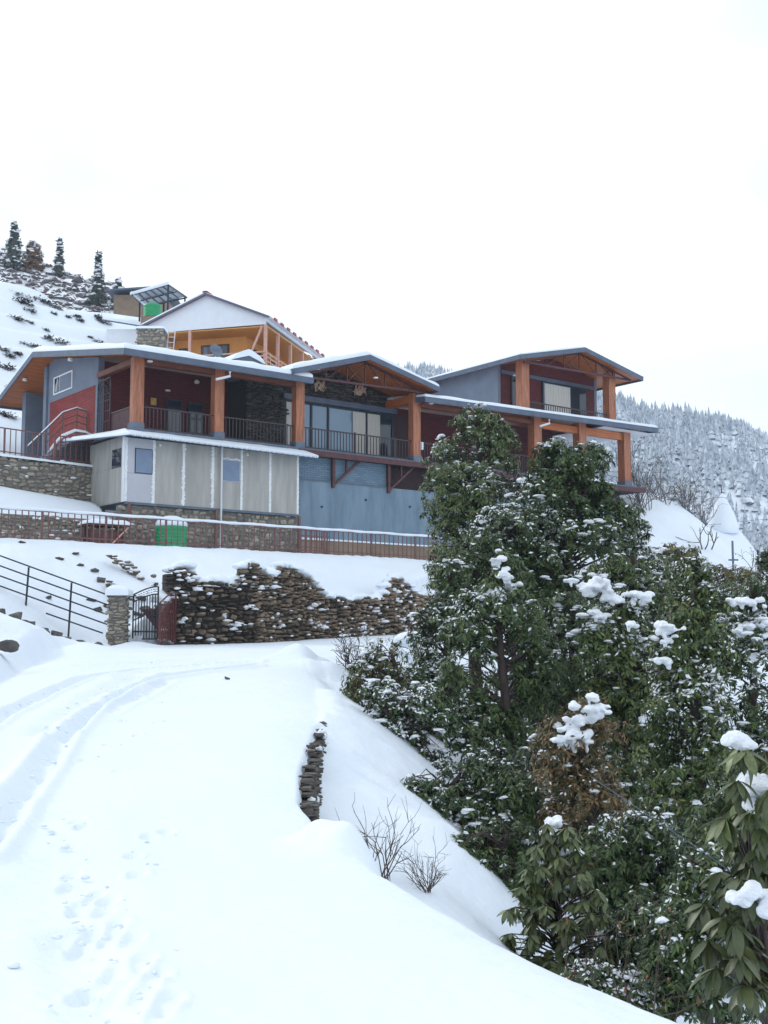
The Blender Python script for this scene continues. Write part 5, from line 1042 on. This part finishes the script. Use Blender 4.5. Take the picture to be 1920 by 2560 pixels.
T('shrub', 'deep shaded shrub filling the hollow above the cone shaped rhododendron', 'shrub', base_at(1330, 17.5), [E3(1160, 2060, 17.5, 90, 90), E3(1250, 1960, 17.5, 110, 110), E3(1370, 2050, 17.5, 130, 110), E3(1300, 2160, 17.5, 130, 110), E3(1450, 2160, 17.5, 120, 120), E3(1230, 2240, 17.5, 90, 90)], 1700, 13, .10, DARK, .12, .05, .06, 39)
T('shrub', 'dark shrub behind the large leaved rhododendron', 'shrub', base_at(1880, 12), [E3(1880, 2000, 12, 110, 110), E3(1820, 2120, 12, 120, 120), E3(1900, 2200, 12, 110, 130), E3(1840, 2320, 12, 130, 120), E3(1900, 2450, 12, 120, 120)], 1500, 13, .08, DARK + OAK, .14, .05, .06, 45)
T('shrub', 'leafy shrub at the foot of the cone shaped rhododendron', 'shrub', base_at(1430, 9.6), [E3(1470, 2470, 9.6, 70, 50), E3(1530, 2500, 9.6, 90, 70), E3(1600, 2520, 9.6, 90, 60)], 900, 12, .07, DARK + PALE[1:2], .12, .05, .04, 47)
T('shrub', 'bushy shrub overhanging the upper end of the snowy gully', 'shrub', base_at(1000, 18.5), [E3(950, 1745, 18.5, 50, 45), E3(985, 1790, 18.5, 55, 55), E3(1015, 1860, 18.5, 70, 75), E3(1070, 1790, 18.5, 80, 85), E3(1010, 1940, 18.5, 50, 60), E3(1075, 1950, 18.5, 80, 80)], 1100, 13, .10, OAK + DARK, .3, .09, .06, 101)
T('shrub', 'dark bushy shrub beside the middle of the snowy gully', 'shrub', base_at(1085, 15.5), [E3(1040, 1995, 15.5, 50, 55), E3(1090, 2050, 15.5, 65, 70), E3(1150, 1980, 15.5, 80, 80), E3(1120, 2130, 15.5, 60, 60)], 900, 13, .09, DARK + OAK, .22, .07, .05, 103)
T('shrub', 'dark bushy shrub at the lower end of the snowy gully', 'shrub', base_at(1190, 13), [E3(1150, 2150, 13, 55, 60), E3(1195, 2210, 13, 60, 65), E3(1270, 2130, 13, 85, 80), E3(1220, 2275, 13, 60, 50), E3(1300, 2240, 13, 70, 70)], 900, 13, .08, DARK + OAK, .22, .07, .05, 105)
T('oak_tree', 'dense green oak between the pale oak and the broad dark oak', 'tree', base_at(1290, 26), [E3(1270, 1330, 26, 100, 80), E3(1200, 1400, 26, 110, 90), E3(1320, 1430, 26, 120, 90), E3(1130, 1450, 26, 75, 90), E3(1230, 1520, 26, 130, 100), E3(1380, 1530, 26, 110, 90), E3(1110, 1560, 26, 70, 90)], 1800, 14, .12, OAK + DARK, .22, .06, .14, 107)
T('oak_tree', 'snow dusted oak between the broad dark oak and the hillock', 'tree', base_at(1600, 25), [E3(1590, 1430, 25, 90, 70), E3(1520, 1480, 25, 90, 80), E3(1650, 1500, 25, 100, 80), E3(1580, 1580, 25, 120, 90), E3(1680, 1610, 25, 110, 100), E3(1760, 1560, 25, 80, 80)], 1500, 14, .12, OAK + OLIVE, .4, .10, .14, 109)
T('shrub', 'small olive tree on the hillock between thicket and haystack', 'tree', base_at(1690, 40), [E3(1690, 1390, 40, 70, 35), E3(1650, 1410, 40, 50, 30), E3(1770, 1440, 40, 70, 40), E3(1850, 1450, 40, 60, 35)], 500, 12, .15, OLIVE + BROWN, .25, .06, .06, 31)
T('shrub', 'tall dark oak cut off by the right side of the view', 'tree', base_at(1930, 30), [E3(1925, 1440, 30, 40, 70), E3(1935, 1540, 30, 60, 80)], 350, 13, .13, DARK, .2, .05, .1, 33)

def rhodo(label, base, whorls, L_, seed, pieces=300, snows=()):
    """rhododendron with big drooping leaves, each leaf a piece of its own"""
    g = np.random.default_rng(seed); base = np.array(base, float); t = thing('rhododendron', tuple(base), label, 'shrub')
    lm = []
    for v in range(4):
        m = MB(); n = 6; vs = []
        for i in range(n + 1):
            s = i / n; wd = .17 * math.sin(min(1, s * 1.02) * math.pi) ** .75 + .004; z = -.28 * s * s * (.6 + .3 * v); vs += [(-wd, s, z + .05 * wd), (0, s, z - .03), (wd, s, z + .05 * wd)]
        m.add(vs, [(3 * i + j, 3 * i + j + 1, 3 * i + j + 4, 3 * i + j + 3) for i in range(n) for j in range(2)]); me = m.mesh('leaf', smooth=True); me.materials.append(MATS['big_leaf']); lm.append(me)
    m = MB(); st_ = MB(); nl = 0; rest = MB(); hi_ = min(whorls, key=lambda t: t[1]); axis_top = np.array(at(*hi_)); st_.tube([Vector(base), Vector((base + axis_top) / 2) + Vector((.04, 0, 0)), Vector(axis_top)], [.03, .02, .008], 7)
    for (px, py, Y) in whorls:
        c = at(px, py, Y); top_ = axis_top; f_ = np.clip((c[2] - .25 - base[2]) / (top_[2] - base[2]), .02, .95); ap_ = base + (top_ - base) * f_; st_.tube([Vector(ap_), Vector((ap_ + c) / 2) + Vector((0, 0, .04)), Vector(c)], [.009, .007, .004], 5)
        k = g.integers(10, 16); ph = g.uniform(0, 6.28)
        for j in range(k):
            az = ph + j * 2.4; dr = g.uniform(.15, 1.15); s = L_ * g.uniform(.75, 1.15)
            M = Matrix.Translation(Vector(c)) @ Matrix.Rotation(az, 4, 'Z') @ Matrix.Rotation(-dr, 4, 'X') @ Matrix.Rotation(g.normal(0, .3), 4, 'Y') @ Matrix.Scale(s, 4)
            me = lm[g.integers(0, 4)]
            if nl < pieces:
                o = bpy.data.objects.new('leaf', me); COL.objects.link(o); o.parent = t; o.matrix_local = Matrix.Translation(-Vector(base)) @ M
            else: rest.add([M @ v.co for v in me.vertices], [tuple(f.vertices) for f in me.polygons])
            nl += 1
    part('stems', st_, 'bark', t, tuple(base), True)
    if rest.v: part('foliage', rest, 'big_leaf', t, tuple(base), True, 'stuff')
    for px, py, Y, r in snows:
        m = MB(); c = at(px, py, Y); k = r * Y / 3017
        for _ in range(6): m.blob(c + g.normal(0, .42, 3) * k * np.array([1, 1, .55]), (k * g.uniform(.4, .8), k * g.uniform(.4, .8), k * g.uniform(.35, .7)), 2, .04)
        heap(part('snow', m, 'snow_clump', t, tuple(base), True), .011, 5)
g = np.random.default_rng(5)
wh = [(1855 + g.uniform(-45, 85), y + g.uniform(-14, 14), 5.8 + g.uniform(-.25, .6)) for y in np.linspace(1870, 2470, 60)] + [(1790, 2420, 5.7), (1770, 2350, 5.9), (1850, 2480, 5.8), (1800, 2040, 6.1), (1880, 1960, 5.9), (1900, 2120, 5.8), (1880, 2250, 5.7), (1800, 2180, 6.0), (1760, 2260, 6.0)]
rhodo('large leaved rhododendron with drooping olive leaves at the right edge of the view', (1.95, 6.1, gz(1.95, 6.1) - .1), wh, .135, 41, 300, [(1862, 1858, 5.7, 42), (1905, 1960, 5.75, 55), (1910, 2010, 5.75, 40), (1880, 2245, 5.6, 45), (1910, 2260, 5.6, 40), (1835, 2095, 6.0, 16), (1850, 2500, 5.7, 26), (1890, 2520, 5.7, 26)])
wh = []
for i in range(150):
    y = 2060 + 420 * (i / 150) ** .8; hw_ = 20 + 120 * min(1, (y - 2040) / 260); wh.append((1395 + g.uniform(-hw_, hw_), y, 10.5 + g.uniform(-.4, .4)))
rhodo('cone shaped rhododendron with narrow green leaves and snow on its crown', (1.6, 11.1, gz(1.6, 11.1) - .1), wh, .12, 43, 300, [(1395, 2055, 10.6, 24), (1378, 2080, 10.6, 20), (1412, 2125, 10.5, 26), (1440, 2135, 10.5, 20), (1345, 2140, 10.6, 18), (1360, 2150, 10.6, 16), (1295, 2300, 10.6, 16), (1440, 2200, 10.6, 14), (1500, 2240, 10.7, 18), (1375, 2205, 10.6, 10), (1530, 2330, 10.6, 22), (1510, 2345, 10.6, 20)])

def bare(name, label, cat, base, h, n, spread, seed, col='twig', snow=.0, th=.012, group=None, leafy=None, up=.8):
    g = np.random.default_rng(seed); t = thing(name, tuple(base), label, cat, group); m = MB(); sn = MB(); tips = []
    def grow(p, d, l, r, lev):
        pts = [Vector(p)]; d = Vector(d)
        for k in range(3):
            d = (d + Vector(g.normal(0, .16, 3)) + Vector((0, 0, .06))).normalized(); pts.append(pts[-1] + d * l / 3)
        m.tube(pts, [r, r * .85, r * .7, r * .5], 5, False); tips.append(pts[-1])
        if snow and g.uniform() < snow:
            q = pts[g.integers(1, 4)]; s = g.uniform(.6, 1.4) * h * .03; sn.blob((q.x, q.y, q.z + s * .4), (s * 1.2, s * 1.2, s * .7), 0, .15)
        if lev > 0:
            for _ in range(g.integers(2, 4)):
                q = pts[g.integers(1, 4)]; grow(q, d + Vector(g.normal(0, .55, 3)), l * g.uniform(.5, .75), r * .6, lev - 1)
    for _ in range(n):
        d = Vector((g.normal(0, spread), g.normal(0, spread), up)).normalized(); grow((g.normal(0, .06 * h), g.normal(0, .06 * h), 0), d, h * g.uniform(.4, .62), th, 2)
    part('stems', m, col, t, smooth=True)
    if sn.v: part('snow', sn, 'snow_clump', t, (0, 0, 0), True, 'stuff')
    if leafy:
        C_ = np.array([tuple(p) for p in tips]); A_ = np.tile([[0, 0, 1.]], (len(C_), 1)) + g.normal(0, .4, C_.shape)
        V, Fq, colr, _ = leaves(C_, A_, np.full(len(C_), leafy[1]), leafy[2], leafy[0], seed=seed); link('foliage', npmesh('foliage', V, Fq, 3, colr), 'leaf', t)
    return t
bare('bare_shrub', 'bare thorny shrub with curved stems at the near gully rim', 'shrub', base_at(950, 10.2, 0), .75, 11, .35, 51, th=.006)
bare('bare_shrub', 'fine leafless shrub lying over the lower gully slope', 'shrub', base_at(1065, 10.4, 0), .5, 16, .7, 53, th=.004)
bare('bare_shrub', 'brown leafless shrub with snow flecks at the road bend', 'shrub', base_at(880, 29, 0), 1.25, 16, .32, 55, snow=.35, th=.014)
bare('bare_shrub', 'small bare shrub with one snow capped tip at the road bend', 'shrub', base_at(965, 29.5, 0), 1.2, 8, .3, 57, snow=.4, th=.014)
bare('bare_shrub', 'dry brown shrub between the road bend and the thicket', 'shrub', base_at(930, 26.5, 0), 1.0, 12, .4, 59, snow=.6, th=.012, leafy=(BROWN, .06, 4))
bare('bare_shrub', 'grey bare bush with upright rods beside the last orange column', 'shrub', base_at(1615, 68, -.2), 4.6, 22, .34, 61, 'grey_twig', th=.026)
bare('bare_shrub', 'brownish green bush on the hillock crest beyond the lodge', 'shrub', base_at(1665, 70, -.2), 3.0, 12, .35, 63, 'grey_twig', th=.028, leafy=(BROWN[2:] + OLIVE, .12, 5))
bare('bare_shrub', 'round brown bush on the hillock left of the haystack', 'shrub', base_at(1725, 72, -.2), 2.9, 14, .4, 65, 'grey_twig', th=.028, leafy=(BROWN, .12, 6))
bare('bare_shrub', 'thin grey bush close to the haystack', 'shrub', base_at(1765, 74, -.2), 2.6, 12, .35, 67, 'grey_twig', th=.022)
bare('bare_sapling', 'leafless sapling with forked branches below the haystack', 'sapling', base_at(1768, 66, 0), 2.2, 3, .35, 69, th=.04)
bare('bare_shrub', 'weedy bare stems at the far right of the hillock', 'shrub', base_at(1885, 62, 0), 2.8, 5, .3, 71, th=.03, leafy=(OLIVE, .14, 3))
bare('bare_shrub', 'bare reddish twigs hanging in the lower right thicket', 'shrub', base_at(1600, 8.6, 0), 1.5, 6, .55, 73, th=.008, leafy=([(.25, .07, .02), (.2, .08, .03)], .06, 1))
wv = MB(); wv.tube([at(1478, 1942, 9), at(1560, 1998, 8.9), at(1700, 2090, 8.8), at(1790, 2152, 8.7), at(2100, 2390, 8.4)], .003, 5); solo('wire', wv, 'slab', tuple(at(1560, 1998, 8.9)), 'thin grey wire slanting through the lower right thicket', 'wire')

# haystack and posts on the hillock
hs = thing('haystack', (21.28, 75, gz(21.28, 75) - .1), 'pointed haystack wrapped in snow on the hillock', 'haystack'); hz_ = 8.59 - hs.location.z; hs.scale = (.86, .86, 1)
g = MB(); g.lathe((0, 0, 0), [(.85, 0), (1.0, hz_ - .3), (.80, hz_ + .5), (.05, hz_ + 2.0)], 18); part('hay', g, 'hay', hs, smooth=True)
g = MB(); g.lathe((0, 0, 0), [(1.0, hz_ - .4), (1.12, hz_ - .3), (1.10, hz_ + .05), (.98, hz_ + .45), (.80, hz_ + .9), (.58, hz_ + 1.35), (.34, hz_ + 1.8), (.13, hz_ + 2.12), (.03, hz_ + 2.22)], 26)
g.v = [(x + .03 * math.sin(z * 3 + y * 4), y + .03 * math.sin(x * 5 + z * 3), z + .03 * math.sin(x * 6 + y * 4)) for x, y, z in g.v]; part('snow', g, 'snow', hs, smooth=True)
g = MB(); g.tube([(0, 0, hz_ + 2.0), (-.05, 0, hz_ + 2.75)], .04, 6); part('pole', g, 'twig', hs)
for px, y0, y1, Y, lab, m in [(1704, 1303, 1347, 70, 'short dark fence stake left of the haystack', 'black_iron'), (1831, 1352, 1412, 66, 'teal grey stake with a small crossbar below the haystack', 'slab'), (1894, 1375, 1425, 70, 'dark stake at the outer rim of the hillock', 'black_iron'), (1741, 1375, 1412, 60, 'stub of dark stake above the thicket', 'black_iron')]:
    p = at(px, y0, Y); z0 = gz(p[0], Y) - .2; g = MB(); g.tube([(p[0], Y, min(z0, float(at(px, y1, Y)[2]))), p], .06, 6)
    if 'cross' in lab: q_ = at(px, y1 - 12, Y); g.bar((q_[0] - .22, Y - .05, q_[2]), (q_[0] + .3, Y - .05, q_[2]), .09)
    solo('stake', g, m, (float(p[0]), Y, gz(p[0], Y)), lab, 'stake')
wv = MB(); wv.tube([at(1640, 1322, 70), at(1704, 1317, 70), at(1800, 1310, 74), at(1920, 1297, 80), at(2000, 1290, 84)], .012, 5); solo('wire', wv, 'slab', tuple(at(1704, 1317, 70)), 'thin dark wire running past the haystack', 'wire')

# tufts of scrub on the open hill
def tuft(x, y, w_, h, label, group, seed, pal=((.02, .024, .022), (.035, .033, .03), (.05, .04, .035))):
    g = np.random.default_rng(seed); n = 26; z = gz(x, y); t = 0
    w_ = w_ * .55; h = h * .7; C_ = np.c_[g.uniform(-w_, w_, n), g.uniform(-.25, .25, n) * w_, g.uniform(0, h * .4, n)]; C_[:, 2] += -.25 * C_[:, 0]
    V, Fq, col, _ = leaves(C_, np.tile([[0, -.3, 1.]], (n, 1)), np.full(n, h * .75), 6, list(pal), (-.6, .3), .45, seed)
    o = link('scrub_tuft', npmesh('scrub_tuft', V, Fq, 3, col), 'needle', None, (x, y, z)); props(o, label, 'scrub', group)
for i, (px, py, Y, w_, h) in enumerate([(30, 688, 93, .9, .5), (45, 740, 88, 1.6, .45), (60, 760, 86, 1.4, .8), (75, 778, 85, .8, .45), (105, 755, 86, 1.3, .6), (125, 765, 86, 1.3, .6), (140, 772, 85, .8, .4), (45, 800, 83, .9, .5), (75, 808, 83, .4, .3), (193, 795, 84, .4, .4), (200, 805, 84, .4, .4), (258, 812, 83, .9, .5), (245, 798, 84, .4, .5), (170, 793, 84, .3, .3), (134, 785, 85, .4, .3), (140, 858, 79, 1.4, .6), (115, 830, 80, .4, .3), (120, 847, 79, .4, .3), (70, 866, 78, 1.1, .4), (95, 870, 78, .5, .3), (5, 880, 77, .8, .4), (45, 888, 77, .4, .4), (25, 895, 76, .6, .4), (10, 922, 75, 1.0, .6), (245, 856, 78, .8, .35), (225, 846, 78, .3, .25), (295, 862, 78, .4, .2), (20, 1045, 66, .8, .5), (28, 975, 70, .4, .5)]):
    p = at(px, py, Y)
    # put it where the line of sight meets the hill
    d = ray(px, py); ts = np.linspace(60, 100, 160); P_ = EYE + d[None] * (ts / d[1])[:, None]; hzv, _ = ground(P_[:, 0], P_[:, 1]); hit = np.where(P_[:, 2] < hzv)[0]
    if len(hit): q_ = P_[hit[0]]; tuft(float(q_[0]), float(q_[1]), w_, h, 'dark tuft of scrub poking from the open snowy hill', 'scrub tufts on the open hill', 200 + i)

# snowy scrub on the second ridge (uncountable)
m = MB(); g = np.random.default_rng(77)
for _ in range(3600):
    x = g.uniform(-62, -6); y = g.uniform(100, 117); z = float(ridge2(np.array([x]), np.array([y]))[0]); s = g.uniform(.12, .5); m.blob((x, y, z + s * .35), (s * g.uniform(.7, 1.4), s, s * g.uniform(.5, .95)), 0, .30)
o = link('ridge_scrub', m.mesh('ridge_scrub'), 'snowy_scrub'); props(o, 'low snowy scrub covering the back ridge', 'scrub', kind='stuff')
def conifer(label, base, h, w_, seed, pal, dens=420, lean=0, cat='tree', shape=1.0, leaf=.32):
    g = np.random.default_rng(seed); t = thing('conifer', tuple(base), label, cat); n = dens; s = g.uniform(0, 1, n) ** .9; ph = g.uniform(0, 6.283, n)
    prof = (1 - s) ** shape * (.8 + .2 * np.sin(s * 17 + seed)) + .03; r = w_ * prof * g.uniform(.35, 1, n) ** .5
    C_ = np.c_[r * np.cos(ph), r * np.sin(ph), h * (.08 + .92 * s)]; A_ = np.c_[np.cos(ph), np.sin(ph), np.full(n, .3)]
    V, Fq, col, tips = leaves(C_, A_, np.full(n, leaf), 6, pal, (.0, .7), .4, seed); link('crown', npmesh('crown', V, Fq, 3, col), 'needle', t)
    m = MB(); m.tube([(0, 0, -.6), (.03, 0, h * .5), (0, 0, h * .97)], [.14, .09, .02], 6); part('trunk', m, 'bark', t)
    m = MB()
    for i in g.choice(n, int(n * .14), replace=False): m.blob(C_[i] + np.array([0, 0, .12]), (.24, .24, .10), 0, .2)
    part('snow', m, 'snow_clump', t, (0, 0, 0), True, 'stuff')
GREYG = [(.03, .042, .035), (.045, .055, .045), (.06, .066, .055)]
def ridge_base(px, Y): Y = max(Y, 110); x = (px - 960) / 3017 * Y; return (x, Y, float(ridge2(np.array([x]), np.array([Y]))[0]))
def con(label, px, top, Y, w_, seed, **k):
    b = ridge_base(px, Y); conifer(label, b, float(at(px, top, b[1])[2]) - b[2], w_, seed, **k)
con('slender dark conifer with forked foot standing on the back ridge', 222, 632, 108, 1.05, 81, pal=GREYG, shape=.95)
con('thin spindly conifer on the skyline of the back ridge', 121, 598, 114, .8, 83, pal=GREYG, dens=260, shape=1.1)
con('short round conifer between the slender one and the brown building', 274, 700, 106, .85, 85, pal=GREYG, dens=320, shape=.6)
con('tall dark conifer at the left end of the back ridge', 2, 558, 112, 1.3, 87, pal=GREYG, dens=500, shape=.8)
con('russet brown tree on the skyline of the back ridge', 52, 608, 113, 1.4, 93, pal=[(.16, .08, .045), (.12, .06, .04), (.10, .07, .05)], dens=420, shape=.35)

# far forest, one mass of conifers
g = np.random.default_rng(99); Vs, Fs = [], []; k0 = 0
n_t = 15000; fx = g.uniform(-40, 270, n_t); fy = 230 + 395 * g.uniform(0, 1, n_t) ** .75; hgt = g.uniform(3.5, 9, n_t)
dens = fbm(fx, fy, .02, 41); kp = (dens + g.normal(0, .45, n_t) > -.25) | (fy > 560); fx, fy, hgt = fx[kp], fy[kp], hgt[kp]; fz = mount(fx, fy)
for x, y, z, h in zip(fx, fy, fz, hgt):
    ns = 6; w_ = h * g.uniform(.13, .26); lv = 3
    for l_ in range(lv):
        z0 = z + h * (.06 + .28 * l_); z1 = z0 + h * .42; rr = w_ * (1 - l_ / lv * .8); ph = g.uniform(0, 6.28, ns) * 0 + np.arange(ns) * 6.283 / ns + g.uniform(0, 1); rj = rr * g.uniform(.6, 1.25, ns)
        ring = np.c_[x + rj * np.cos(ph), y + rj * np.sin(ph), np.full(ns, z0) + g.uniform(-.05, .05, ns) * h]; Vs.append(ring); Vs.append([[x, y, z1]])
        Fs += [(k0 + i, k0 + (i + 1) % ns, k0 + ns) for i in range(ns)]; k0 += ns + 1
o = link('far_forest', npmesh('far_forest', np.vstack(Vs), np.array(Fs), 3), 'far_conifer'); props(o, 'snow dusted conifer forest covering the far mountain', 'forest', kind='stuff')

# ------------------------------------------------------------------ haze
hm = bpy.data.materials.new('haze'); hm.use_nodes = True; t = hm.node_tree; t.nodes.clear(); oo = t.nodes.new('ShaderNodeOutputMaterial'); pv = t.nodes.new('ShaderNodeVolumePrincipled')
pv.inputs['Color'].default_value = (.72, .85, 1.0, 1); pv.inputs['Density'].default_value = .0003; pv.inputs['Anisotropy'].default_value = .2; t.links.new(pv.outputs[0], oo.inputs['Volume'])
mb = MB(); mb.box(-3100, 3100, -350, 4100, -78, 175); me = mb.mesh('haze'); me.materials.append(hm); o = bpy.data.objects.new('haze', me); COL.objects.link(o); props(o, 'thin pale mountain haze', 'haze', kind='stuff')
print('objects', len(bpy.data.objects))
